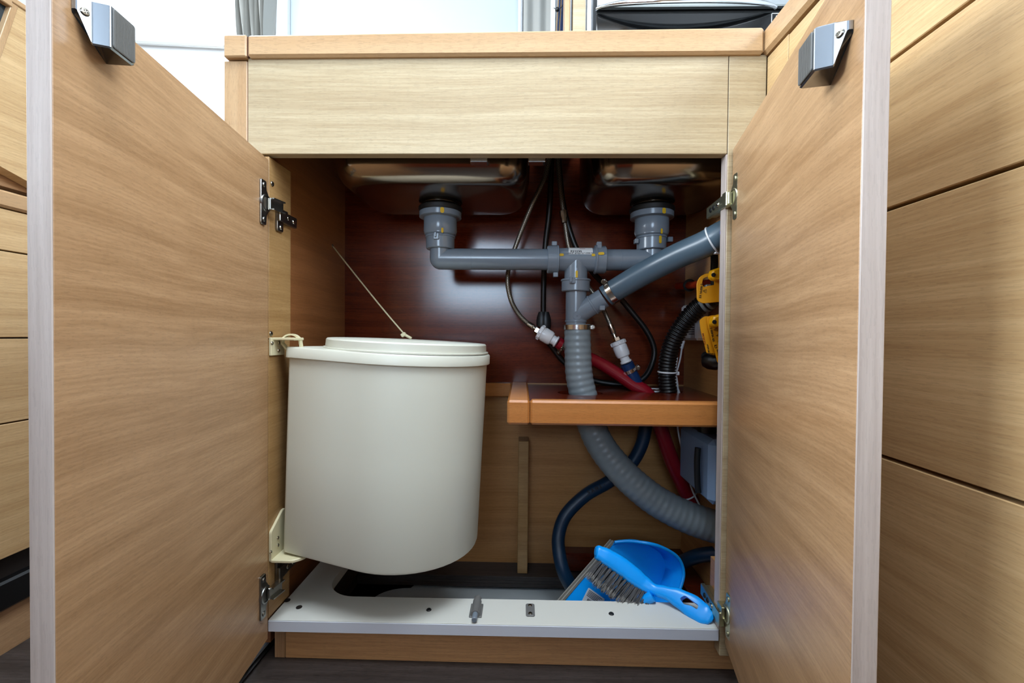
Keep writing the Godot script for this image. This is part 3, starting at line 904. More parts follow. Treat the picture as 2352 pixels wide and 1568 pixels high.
func mark(at: Vector3, x: Vector3, nrm: Vector3, w: float, h: float, parent: Node3D) -> void:   # a dab of yellow paint
	var b := MB.new()
	b.prism(rrect(w, h, minf(w, h) * 0.4, 3), 0.0004, 0.0, facing(at, x, nrm))
	obj("paint_mark", b, M.mark_yellow, parent)

func build_drains() -> void:
	var Z := -0.16
	var Y := 0.1247
	var t := thing("drain_pipes", "grey plastic drain pipes joining both sink outlets at a tee", "pipe", Vector3(0.0875, 0.0163, Z))
	var k := 0
	for x in [-0.1365, 0.2105]:
		var xf := Transform3D(Basis(), Vector3(x, 0, Z))
		var b := MB.new()
		b.lathe([Vector2(0.022, 0.2095), Vector2(0.0355, 0.2085), Vector2(0.0358, 0.2050), Vector2(0.0345, 0.2012), Vector2(0.026, 0.2012)], xf, 40, false)
		obj("gasket", b, M.black_rubber, t)
		b = MB.new()
		b.lathe([Vector2(0.026, 0.2014), Vector2(0.0335, 0.2014), Vector2(0.0345, 0.2005), Vector2(0.0345, 0.1925), Vector2(0.0335, 0.1918), Vector2(0.0272, 0.1918), Vector2(0.0265, 0.1908), Vector2(0.0272, 0.1898), Vector2(0.0272, 0.1685), Vector2(0.0262, 0.1665), Vector2(0.0262, 0.1645), Vector2(0.0225, 0.1615)], xf, 40, false)
		obj("tailpiece", b, M.pipe_grey, t)
		b = MB.new()
		b.lathe([Vector2(0.020, 0.1622), Vector2(0.0243, 0.1622), Vector2(0.0247, 0.1612), Vector2(0.0247, 0.1596), Vector2(0.0235, 0.1588), Vector2(0.0232, 0.1420), Vector2(0.0222, 0.1408), Vector2(0.0174, 0.1406)], xf, 40, false)
		var nut := obj("union_nut", b, M.pipe_grey, t)
		if k == 0:
			lug(Vector3(x - 0.002, 0.157, Z + 0.0245), Vector3(0.009, 0.010, 0.004), nut)
			lug(Vector3(x - 0.003, 0.159, Z + 0.0262), Vector3(0.0035, 0.008, 0.005), nut)
		else:
			lug(Vector3(x - 0.0265, 0.154, Z + 0.006), Vector3(0.006, 0.0075, 0.010), nut)
			lug(Vector3(x + 0.0275, 0.157, Z + 0.006), Vector3(0.008, 0.0080, 0.010), nut)
		k += 1
		mark(Vector3(x + 0.009, 0.196, Z + 0.0335), Vector3.RIGHT, Vector3(0.26, 0, 1), 0.006, 0.009, t)
		mark(Vector3(x + 0.008, 0.166, Z + 0.0263), Vector3.RIGHT, Vector3(0.3, 0, 1), 0.0035, 0.008, t)
		if k == 2: mark(Vector3(x + 0.007, 0.1535, Z + 0.0232), Vector3.RIGHT, Vector3(0.3, 0, 1), 0.0045, 0.012, t)
	var r := 0.0174
	# left arm: down, round the elbow, across to the tee
	for s in [[-0.1360, 0.052, 1.0], [0.2115, 0.125, -1.0]]:
		var b := MB.new()
		b.tube([Vector3(s[0], 0.142, Z), Vector3(s[0], Y, Z)], r, 40, false)
		b.tube([Vector3(s[0], Y, Z), Vector3(s[1], Y, Z)], r, 40, false)
		var ball := []
		for i in 13: ball.append(Vector2(maxf(0.0001, r * sin(PI * i / 12.0)), Y - r * cos(PI * i / 12.0)))
		b.lathe(ball, Transform3D(Basis(), Vector3(s[0], 0, Z)), 40, false)
		obj("elbow_pipe", b, M.pipe_grey, t)
		b = MB.new()
		b.lathe([Vector2(r, 0), Vector2(r + 0.0002, 0.0001), Vector2(r + 0.0002, 0.0006), Vector2(r, 0.0007)], along(Vector3(s[0] + s[2] * 0.052, Y, Z), Vector3(s[1], Y, Z)), 40, false)
		obj("seam", b, M.pipe_grey, t)
	# tee with its union nuts
	var b := MB.new()
	b.tube([Vector3(0.047, Y, Z), Vector3(0.0875, Y, Z), Vector3(0.122, Y, Z)], 0.0190, 40, true)
	b.lathe([Vector2(0.0188, Y), Vector2(0.0188, 0.088)], Transform3D(Basis(), Vector3(0.0876, 0, Z)), 40, true)
	obj("tee", b, M.pipe_grey, t)
	var nutp := [Vector2(0.0178, 0), Vector2(0.0215, 0), Vector2(0.0226, 0.0012), Vector2(0.0226, 0.015), Vector2(0.0235, 0.0155), Vector2(0.0235, 0.0178), Vector2(0.0215, 0.0185), Vector2(0.019, 0.0185)]
	b = MB.new(); b.lathe(nutp, along(Vector3(0.0405, Y, Z), Vector3(0.1, Y, Z)), 40, false)
	var n1 := obj("union_nut", b, M.pipe_grey, t)
	lug(Vector3(0.0515, Y + 0.0250, Z + 0.004), Vector3(0.0085, 0.007, 0.010), n1)
	lug(Vector3(0.0540, Y - 0.0255, Z + 0.004), Vector3(0.0080, 0.0075, 0.010), n1)
	b = MB.new(); b.lathe(nutp, along(Vector3(0.1355, Y, Z), Vector3(0.0, Y, Z)), 40, false)
	var n2 := obj("union_nut", b, M.pipe_grey, t)
	lug(Vector3(0.1240, Y + 0.0245, Z + 0.005), Vector3(0.008, 0.007, 0.010), n2)
	lug(Vector3(0.1235, Y + 0.0195, Z + 0.0135), Vector3(0.007, 0.007, 0.005), n2)
	b = MB.new()
	b.lathe([Vector2(0.0188, 0.0925), Vector2(0.0236, 0.0925), Vector2(0.0246, 0.0915), Vector2(0.0246, 0.0895), Vector2(0.0232, 0.0885), Vector2(0.0230, 0.0735), Vector2(0.0215, 0.0722), Vector2(0.017, 0.072)], Transform3D(Basis(), Vector3(0.0876, 0, Z)), 40, false)
	var n3 := obj("union_nut", b, M.pipe_grey, t)
	lug(Vector3(0.0795, 0.0875, Z + 0.0235), Vector3(0.010, 0.009, 0.005), n3)
	lug(Vector3(0.0770, 0.0890, Z + 0.0255), Vector3(0.0035, 0.009, 0.005), n3)
	# wye below the tee
	b = MB.new()
	b.lathe([Vector2(0.0168, 0.074), Vector2(0.0168, 0.026), Vector2(0.0178, 0.0255), Vector2(0.0178, 0.0225), Vector2(0.0165, 0.022), Vector2(0.0165, -0.012)], Transform3D(Basis(), Vector3(0.0885, 0, Z)), 40, false)
	var wa := Vector3(0.0890, 0.0335, Z); var wb := Vector3(0.1317, 0.0614, -0.1475)
	var L := wa.distance_to(wb)
	b.lathe([Vector2(0.0162, 0.006), Vector2(0.0162, 0.030), Vector2(0.0172, 0.0305), Vector2(0.0172, 0.033), Vector2(0.0162, 0.0335), Vector2(0.0162, L)], along(wa, wb), 40, false)
	obj("wye", b, M.pipe_grey, t)
	b = MB.new()
	b.lathe([Vector2(0.0070, 0.0), Vector2(0.0070, 0.0008), Vector2(0.0064, 0.0010), Vector2(0.0064, 0.0006), Vector2(0.0015, 0.0006), Vector2(0.001, 0.0014)], along(Vector3(0.0885, 0.0325, Z + 0.0163), Vector3(0.0885, 0.0325, Z + 1)), 24)
	obj("boss", b, M.pipe_grey, t)
	lug(Vector3(0.1267, 0.0443, -0.1340), Vector3(0.0085, 0.0075, 0.006), t)
	# paint dabs and the maker's slip on the tee
	mark(Vector3(0.0624, 0.1293, -0.1412), Vector3.RIGHT, Vector3(0, 0.15, 1), 0.0068, 0.0042, t)
	mark(Vector3(0.1131, 0.1292, -0.1412), Vector3.RIGHT, Vector3(0, 0.15, 1), 0.0058, 0.0042, t)
	mark(Vector3(0.1248, 0.1309, -0.1372), Vector3(1, 0.05, 0), Vector3(0, 0.15, 1), 0.0095, 0.0044, t)
	mark(Vector3(0.0867, 0.0974, -0.1408), Vector3.RIGHT, Vector3(0, 0, 1), 0.0036, 0.0135, t)
	mark(Vector3(0.1038, 0.0833, -0.1450), Vector3.RIGHT, Vector3(0.9, 0, 1), 0.0045, 0.0075, t)
	var lab := MB.new()
	var rings := []
	for i in 9:
		var a := deg_to_rad(lerpf(17.0, 78.0, i / 8.0))
		var q := PackedVector3Array()
		for e in [0.0744, 0.1132]: q.append(Vector3(e + (0.0012 * i / 8.0 - 0.001), Y + 0.0193 * sin(a), Z + 0.0193 * cos(a)))
		rings.append(q)
	lab.grid(rings, false, false, false, 0.5)
	var slip := obj("sticker", lab, M.paper, t, "white sticker lettered P21235")
	for w in [["P21235", 33.0, 0.0775, 0.0040], ["DATE  26-Apr-13", 22.0, 0.0772, 0.0016], ["1-2336-12", 23.5, 0.1015, 0.0013]]:
		var a := deg_to_rad(w[1])
		var s: String = w[0]
		var at := Vector3(w[2] + s.length() * w[3] * 0.34, Y + 0.0194 * sin(a), Z + 0.0194 * cos(a))
		words(s, facing(at, Vector3.RIGHT, Vector3(0, sin(a), cos(a))), w[3], M.ink, slip)
	var red := MB.new()
	red.box(Vector3(0.092, Y + 0.0193 * sin(0.95), Z + 0.0193 * cos(0.95)), Vector3(0.101, Y + 0.0193 * sin(1.0), Z + 0.0193 * cos(1.0) + 0.0006))
	obj("red_line", red, M.ink_red, slip)
	for i in 4:
		var q := MB.new()
		q.box(Vector3(0.0867, 0.1202, -0.1403) + Vector3(-0.0003, -i * 0.0031, -0.0001), Vector3(0.0867, 0.1202, -0.1403) + Vector3(0.0005, -i * 0.0031 - 0.0019, 0.0003))
		obj("print", q, M.ink, t)

func clamp_band(a: Vector3, b: Vector3, r: float, w: float, screw_dir: Vector3, parent: Node3D, nm := "hose_clamp") -> void:   # a: on the axis, b: further along it
	var m := MB.new()
	var xf := along(a, b)
	m.lathe([Vector2(r, 0), Vector2(r + 0.0007, 0.0002), Vector2(r + 0.0007, w - 0.0002), Vector2(r, w)], xf, 40, false)
	var d := (b - a).normalized()
	var o := (screw_dir - d * screw_dir.dot(d)).normalized()
	var s := d.cross(o).normalized()
	var at := a + d * w / 2 + o * (r + 0.003)
	m.box(Vector3(-w * 0.42, -0.0035, -0.0045), Vector3(w * 0.42, 0.0025, 0.0045), 0.0008, Transform3D(Basis(d, o, s), at))
	for i in 5:
		m.box(Vector3(-w * 0.28, -0.0002, -0.0006), Vector3(w * 0.28, 0.0004, 0.0004), 0.0, Transform3D(Basis(d, o, s), a + d * w / 2 + (o * cos(0.45 + i * 0.11) + s * sin(0.45 + i * 0.11)) * (r + 0.0006)))
	var h := obj(nm, m, M.steel, parent)
	var k := MB.new()
	k.lathe([Vector2(0.0022, -0.007), Vector2(0.0022, 0.0045), Vector2(0.0040, 0.0047), Vector2(0.0040, 0.0082), Vector2(0.0032, 0.0086), Vector2(0.0008, 0.0086)], along(at + o * 0.0008, at + o * 0.0008 + s), 14)
	obj("screw", k, M.dull_steel, h)

func tie(p: Array, w: float, mat: Material, parent: Node3D, called := "cable_tie") -> MeshInstance3D:
	var b := MB.new()
	b.tube(p, w, 8)
	return obj(called, b, mat, parent)

func loop(c: Vector3, axis: Vector3, r: float, from := 0.0, to := TAU, k := 28) -> Array:
	var xf := along(c, c + axis)
	var out := []
	for i in k + 1:
		var a := lerpf(from, to, float(i) / k)
		out.append(xf * Vector3(cos(a) * r, 0, sin(a) * r))
	return out

func build_hoses() -> void:
	# the thick grey waste hose, with a shallow spiral
	var t := thing("waste_hose", "thick grey ribbed waste hose curving down from the wye through the shelf", "hose", Vector3(0.0911, 0.01, -0.16))
	var path := even(smooth([Vector3(0.0911, 0.0184, -0.1600), Vector3(0.0922, -0.0210, -0.1600), Vector3(0.0949, -0.0641, -0.1600), Vector3(0.1032, -0.1015, -0.1600), Vector3(0.1156, -0.1463, -0.1580), Vector3(0.1348, -0.1848, -0.1550), Vector3(0.1697, -0.2257, -0.1500), Vector3(0.2145, -0.2622, -0.1450), Vector3(0.2618, -0.2862, -0.1400), Vector3(0.3083, -0.3006, -0.1350), Vector3(0.3674, -0.3125, -0.1300)], 10), 0.0016)
	var b := MB.new()
	b.tube(path, func(l, s): return 0.0214 + 0.0046 * s + 0.00035 * sin(TAU * l / 0.0105), 32)
	obj("hose_wall", b, M.hose_grey, t)
	clamp_band(Vector3(0.0904, 0.0098, -0.1600), Vector3(0.0903, 0.0256, -0.1600), 0.0220, 0.008, Vector3(1, 0, 0.1), t)
	# the grey branch hose
	t = thing("branch_hose", "smooth blue-grey hose rising from the wye to the upper right", "hose", Vector3(0.1403, 0.0682, -0.1450))
	obj("hose_wall", hose([Vector3(0.1351, 0.0641, -0.1470), Vector3(0.1414, 0.0688, -0.1440), Vector3(0.1643, 0.0834, -0.1300), Vector3(0.1989, 0.1037, -0.1100), Vector3(0.2292, 0.1192, -0.0850), Vector3(0.2565, 0.1306, -0.0600), Vector3(0.2737, 0.1406, -0.0450), Vector3(0.3011, 0.1535, -0.0300)], func(l, s): return 0.0180 + 0.001 * s, 8, 32), M.branch_grey, t)
	clamp_band(Vector3(0.1408, 0.0681, -0.1440), Vector3(0.1523, 0.0758, -0.1370), 0.0186, 0.009, Vector3(-0.35, 1.0, 0.25), t)
	var dirn := Vector3(0.2737, 0.1406, -0.0450) - Vector3(0.2565, 0.1306, -0.0600)
	tie(loop(Vector3(0.2637, 0.1346, -0.0530), dirn, 0.0192), 0.0013, M.white_plastic, t)
	tie(loop(Vector3(0.2720, 0.1377, -0.0400) + Vector3(0, 0, 0.012), Vector3(0.3, 0.1, 1), 0.0095), 0.0018, M.tie_blue, t)
	var hd := MB.new()
	hd.box(Vector3(0.2680, 0.1184, -0.0500) - Vector3(0.004, 0.004, 0.004), Vector3(0.2680, 0.1184, -0.0500) + Vector3(0.004, 0.004, 0.004), 0.001)
	obj("tie_head", hd, M.white_plastic, t)
	# hot side: braided tail, push-fit coupling, red hose
	t = thing("braided_hose", "thin steel-braided tap tail looping left of the pipes to a white coupling", "hose", Vector3(0.0244, 0.0095, -0.1800))
	obj("braid", hose([Vector3(0.0475, 0.3205, -0.2000), Vector3(0.0360, 0.2717, -0.2000), Vector3(0.0153, 0.2266, -0.2000), Vector3(-0.0084, 0.1684, -0.2100), Vector3(-0.0233, 0.1223, -0.2100), Vector3(-0.0261, 0.0916, -0.2100), Vector3(-0.0197, 0.0610, -0.2100), Vector3(-0.0055, 0.0360, -0.2000), Vector3(0.0120, 0.0185, -0.1900), Vector3(0.0201, 0.0132, -0.1830)], 0.0040, 8, 16), M.steel_braid, t)
	ferrule(Vector3(0.0112, 0.0192, -0.1900), Vector3(0.0259, 0.0095, -0.1800), t)
	t = thing("hose_coupling", "white push-fit coupling between the braided tail and the red hose", "coupling", Vector3(0.0304, 0.0051, -0.1800))
	coupling(Vector3(0.0289, 0.0065, -0.1800), Vector3(0.0611, -0.0123, -0.1750), t)
	t = thing("red_hose", "dark red water hose running behind the grey waste hose and down through the shelf", "hose", Vector3(0.0669, -0.0158, -0.1730))
	var rl := [Vector3(0.0604, -0.0115, -0.1750), Vector3(0.0747, -0.0196, -0.1780), Vector3(0.0982, -0.0308, -0.1880), Vector3(0.1291, -0.0443, -0.1940), Vector3(0.1592, -0.0612, -0.1940), Vector3(0.1888, -0.0810, -0.1920), Vector3(0.2183, -0.1013, -0.1900), Vector3(0.2391, -0.1522, -0.1950), Vector3(0.2613, -0.2107, -0.2030), Vector3(0.2815, -0.2530, -0.2050), Vector3(0.3009, -0.2910, -0.2050), Vector3(0.3104, -0.3138, -0.2050)]
	obj("hose_wall", hose(rl, func(l, s): return 0.0098 + 0.0040 * s, 8, 20), M.red_hose, t)
	clamp_band(Vector3(0.0656, -0.0144, -0.1755), Vector3(0.0747, -0.0196, -0.1780), 0.0102, 0.0065, Vector3(0.2, -1, 0.6), t)
	tie(loop(Vector3(0.2932, -0.2773, -0.2050), Vector3(0.5, -1, 0.0), 0.0140), 0.0014, M.white_plastic, t)
	# cold side
	t = thing("braided_hose", "thin steel-braided tap tail dropping behind the tee to a white coupling on the right", "hose", Vector3(0.1609, -0.0026, -0.1950))
	obj("braid", hose([Vector3(0.0581, 0.3247, -0.2100), Vector3(0.0640, 0.2677, -0.2100), Vector3(0.0723, 0.2068, -0.2100), Vector3(0.0805, 0.1573, -0.2100), Vector3(0.0931, 0.1230, -0.2100), Vector3(0.1108, 0.0923, -0.2080), Vector3(0.1334, 0.0617, -0.2050), Vector3(0.1480, 0.0312, -0.2000), Vector3(0.1586, 0.0026, -0.1950)], 0.0040, 8, 16), M.steel_braid, t)
	var nutb := MB.new()
	nutb.lathe([Vector2(0.004, 0), Vector2(0.0066, 0.001), Vector2(0.0066, 0.012), Vector2(0.0052, 0.014), Vector2(0.0052, 0.022), Vector2(0.004, 0.023)], along(Vector3(0.0698, 0.2195, -0.2090), Vector3(0.0732, 0.1913, -0.2090)), 8)
	obj("nut", nutb, M.dull_steel, t)
	ferrule(Vector3(0.1524, 0.0199, -0.1990), Vector3(0.1622, -0.0064, -0.1940), t)
	t = thing("hose_coupling", "white push-fit coupling between the braided tail and the blue hose", "coupling", Vector3(0.1660, -0.0138, -0.1940))
	coupling(Vector3(0.1645, -0.0086, -0.1940), Vector3(0.1804, -0.0479, -0.1900), t)
	t = thing("blue_hose", "blue water hose dropping from the right coupling into the shelf cut-out", "hose", Vector3(0.1850, -0.0554, -0.1900))
	obj("hose_wall", hose([Vector3(0.1797, -0.0465, -0.1900), Vector3(0.1901, -0.0675, -0.1920), Vector3(0.2009, -0.0887, -0.1950), Vector3(0.2123, -0.1104, -0.2000), Vector3(0.2193, -0.1440, -0.2100)], 0.0112, 8, 20), M.blue_hose, t)
	clamp_band(Vector3(0.1838, -0.0555, -0.1910), Vector3(0.1886, -0.0645, -0.1920), 0.0116, 0.0065, Vector3(1, 0.35, 0.3), t)
	t = thing("blue_hose", "dark blue hose looping low behind the brush and dustpan", "hose", Vector3(0.0802, -0.3122, -0.2000))
	obj("hose_wall", hose([Vector3(0.2245, -0.1459, -0.2200), Vector3(0.2158, -0.1928, -0.2200), Vector3(0.1939, -0.2322, -0.2200), Vector3(0.1594, -0.2602, -0.2200), Vector3(0.1155, -0.2823, -0.2100), Vector3(0.0802, -0.3138, -0.2000), Vector3(0.0668, -0.3463, -0.1900), Vector3(0.0676, -0.3739, -0.1700), Vector3(0.0771, -0.4014, -0.1600), Vector3(0.0998, -0.4309, -0.1650), Vector3(0.1559, -0.4544, -0.1900), Vector3(0.2197, -0.4389, -0.2050), Vector3(0.2670, -0.3951, -0.1900), Vector3(0.2917, -0.3619, -0.1600), Vector3(0.3181, -0.3462, -0.1400), Vector3(0.3491, -0.3320, -0.1200)], 0.0112, 10, 20), M.low_blue, t)
	for i in 5:
		words(["S", "A", "N", "I", "-"][i], facing([Vector3(0.1189, -0.2733, -0.1980), Vector3(0.1259, -0.2705, -0.1990), Vector3(0.1326, -0.2665, -0.1990), Vector3(0.1396, -0.2637, -0.2000), Vector3(0.1463, -0.2598, -0.2000)][i] + Vector3(0, 0.001, 0.0), Vector3(0.6, 0.35, 0.05), Vector3(0, 0.1, 1)), 0.006, M.ink, t)
	# the sprayer hose of the tap: a black braided loop with its weight
	t = thing("sprayer_hose", "black braided tap hose hanging in a long loop with a lead weight", "hose", Vector3(0.0389, 0.0399, -0.2400))
	obj("braid", hose([Vector3(0.0505, 0.3297, -0.2220), Vector3(0.0474, 0.2278, -0.2300), Vector3(0.0415, 0.1672, -0.2400), Vector3(0.0393, 0.1042, -0.2450), Vector3(0.0394, 0.0404, -0.2500), Vector3(0.0430, -0.0000, -0.2500), Vector3(0.0578, -0.0241, -0.2500), Vector3(0.0823, -0.0522, -0.2500), Vector3(0.1229, -0.0784, -0.2500), Vector3(0.1626, -0.0874, -0.2470), Vector3(0.2009, -0.0861, -0.2400), Vector3(0.2230, -0.0742, -0.2350), Vector3(0.2353, -0.0492, -0.2300), Vector3(0.2381, -0.0217, -0.2300), Vector3(0.2244, 0.0095, -0.2300), Vector3(0.1966, 0.0446, -0.2300), Vector3(0.1689, 0.0757, -0.2300), Vector3(0.1373, 0.1029, -0.2300), Vector3(0.1055, 0.1419, -0.2300), Vector3(0.0871, 0.1810, -0.2300), Vector3(0.0706, 0.2428, -0.2280), Vector3(0.0613, 0.3297, -0.2220)], 0.0050, 8, 18), M.black_braid, t)
	for s in [-1, 1]:
		var w := MB.new()
		var lr := []
		for i in 9:
			var f := i / 8.0
			var rr := 0.0105 * pow(sin(PI * lerpf(0.12, 0.9, f)), 0.6)
			var r := PackedVector3Array()
			for j in 16:
				var a := TAU * j / 16
				var px := cos(a) * rr
				r.append(Vector3(0.0395, 0.0430, -0.2380) + Vector3(s * (0.0008 + maxf(0.0, px + 0.003) * 0.95), -f * 0.042, sin(a) * rr * 0.9))
			lr.append(r)
		w.grid(lr, true, true, true, 0.4)
		obj("weight", w, M.lead, t)
	# corrugated conduit
	t = thing("conduit", "black corrugated conduit bending up from the shelf towards the right side", "conduit", Vector3(0.2481, -0.0937, -0.1800))
	var cp := even(smooth([Vector3(0.2498, -0.1047, -0.1800), Vector3(0.2456, -0.0679, -0.1800), Vector3(0.2456, -0.0346, -0.1750), Vector3(0.2525, -0.0016, -0.1650), Vector3(0.2677, 0.0303, -0.1500), Vector3(0.2835, 0.0521, -0.1300), Vector3(0.2980, 0.0634, -0.1100), Vector3(0.3183, 0.0676, -0.0850)], 10), 0.00085)
	b = MB.new()
	b.tube(cp, func(l, s): return 0.0136 + 0.0011 * signf(sin(TAU * l / 0.0056)) * pow(absf(sin(TAU * l / 0.0056)), 0.4), 20, true, 0.3)
	obj("corrugation", b, M.black_plastic, t)
	tie(loop(Vector3(0.2462, -0.0598, -0.1800), Vector3(0, 1, 0.05), 0.0150), 0.0014, M.white_plastic, t)
	hd = MB.new()
	hd.box(Vector3(0.2608, -0.0618, -0.1800) - Vector3(0.003, 0.003, 0.003), Vector3(0.2608, -0.0618, -0.1800) + Vector3(0.0045, 0.003, 0.004), 0.0008)
	obj("tie_head", hd, M.white_plastic, t)
	for q in [[Vector3(0.2838, 0.0534, -0.1290), 0.0], [Vector3(0.2883, 0.0578, -0.1240), 1.0]]:
		var st := MB.new()
		st.lathe([Vector2(0.0150, 0), Vector2(0.0166, 0.0005), Vector2(0.0166, 0.005), Vector2(0.0150, 0.0055)], along(q[0], q[0] + Vector3(0.016, 0.009, 0.019)), 28, false)
		obj("clip_band", st, M.hose_grey, t)
	hd = MB.new()
	hd.box(Vector3(0.2835, 0.0738, -0.1100) - Vector3(0.006, 0.004, 0.004), Vector3(0.2835, 0.0738, -0.1100) + Vector3(0.006, 0.006, 0.004), 0.0015)
	obj("clip_head", hd, M.hose_grey, t)
	# thin white wires beside it
	t = thing("white_wires", "thin white wires running from the white box down beside the black conduit", "wire", Vector3(0.2714, -0.0947, -0.1900))
	obj("plug", hose([Vector3(0.2797, -0.0068, -0.2000), Vector3(0.2776, -0.0144, -0.2000), Vector3(0.2762, -0.0204, -0.2000)], 0.0030, 3, 10), M.white_plastic, t)
	obj("wire", hose([Vector3(0.2814, 0.0023, -0.2050), Vector3(0.2769, -0.0204, -0.2000), Vector3(0.2731, -0.0391, -0.1970), Vector3(0.2682, -0.0563, -0.1950), Vector3(0.2636, -0.0633, -0.1880), Vector3(0.2668, -0.0798, -0.1900), Vector3(0.2703, -0.0991, -0.1950), Vector3(0.2807, -0.1537, -0.2050)], 0.0015, 6, 8), M.white_plastic, t)
	obj("wire", hose([Vector3(0.2679, -0.0353, -0.1950), Vector3(0.2645, -0.0540, -0.1930), Vector3(0.2621, -0.0633, -0.1880), Vector3(0.2646, -0.0798, -0.1900), Vector3(0.2726, -0.0991, -0.1950), Vector3(0.2758, -0.1271, -0.2050)], 0.0013, 6, 8), M.white_plastic, t)
	obj("wire", hose([Vector3(0.2790, -0.1202, -0.2100), Vector3(0.2750, -0.1548, -0.2100), Vector3(0.2795, -0.1944, -0.2000), Vector3(0.2861, -0.2360, -0.1880), Vector3(0.2946, -0.2651, -0.1860), Vector3(0.3079, -0.2906, -0.1850)], 0.0017, 6, 8), M.white_plastic, t)
	for i in 2:
		obj("wire", hose([Vector3(0.2189, -0.0929, -0.2250) + Vector3(0, -i * 0.0035, i * 0.01), Vector3(0.2351, -0.0939, -0.2220) + Vector3(0, -i * 0.0035, i * 0.01), Vector3(0.2499, -0.0934, -0.2200) + Vector3(0, -i * 0.0025, i * 0.01)], 0.0017, 6, 8), M.white_plastic, t)

func ferrule(a: Vector3, c: Vector3, t: Node3D) -> void:
	var b := MB.new()
	var L := a.distance_to(c)
	b.lathe([Vector2(0.004, 0), Vector2(0.0050, 0.0004), Vector2(0.0050, L * 0.55), Vector2(0.0042, L * 0.6), Vector2(0.0036, L * 0.62), Vector2(0.0036, L)], along(a, c), 18)
	obj("ferrule", b, M.steel, t)

func coupling(a: Vector3, c: Vector3, t: Node3D) -> void:
	var L := a.distance_to(c)
	var xf := along(a, c)
	var b := MB.new()
	b.lathe([Vector2(0.0062, -0.007), Vector2(0.0074, -0.0065), Vector2(0.0074, 0.001)], xf, 6)
	obj("nut", b, M.steel, t)
	b = MB.new()
	b.lathe([Vector2(0.0072, 0.0), Vector2(0.0118, 0.0), Vector2(0.0128, 0.001), Vector2(0.0128, L * 0.16), Vector2(0.0116, L * 0.18), Vector2(0.0116, L * 0.22), Vector2(0.0122, L * 0.24), Vector2(0.0122, L * 0.55), Vector2(0.0108, L * 0.66), Vector2(0.0080, L * 0.70), Vector2(0.0078, L * 0.84), Vector2(0.0098, L * 0.86), Vector2(0.0098, L * 0.93), Vector2(0.0075, L * 0.96)], xf, 24)
	for i in 8:
		var an := TAU * i / 8
		b.box(Vector3(-0.0022, 0.0012, 0.0118), Vector3(0.0022, L * 0.155, 0.0136), 0.0005, xf * Transform3D(Basis(Vector3.UP, an), Vector3.ZERO))
	obj("body", b, M.white_plastic, t)
	b = MB.new()
	b.lathe([Vector2(0.0074, 0.0), Vector2(0.0088, -0.0006), Vector2(0.0100, -0.0006), Vector2(0.0104, 0.0002)], xf, 24, false)
	obj("seal", b, M.black_rubber, t)

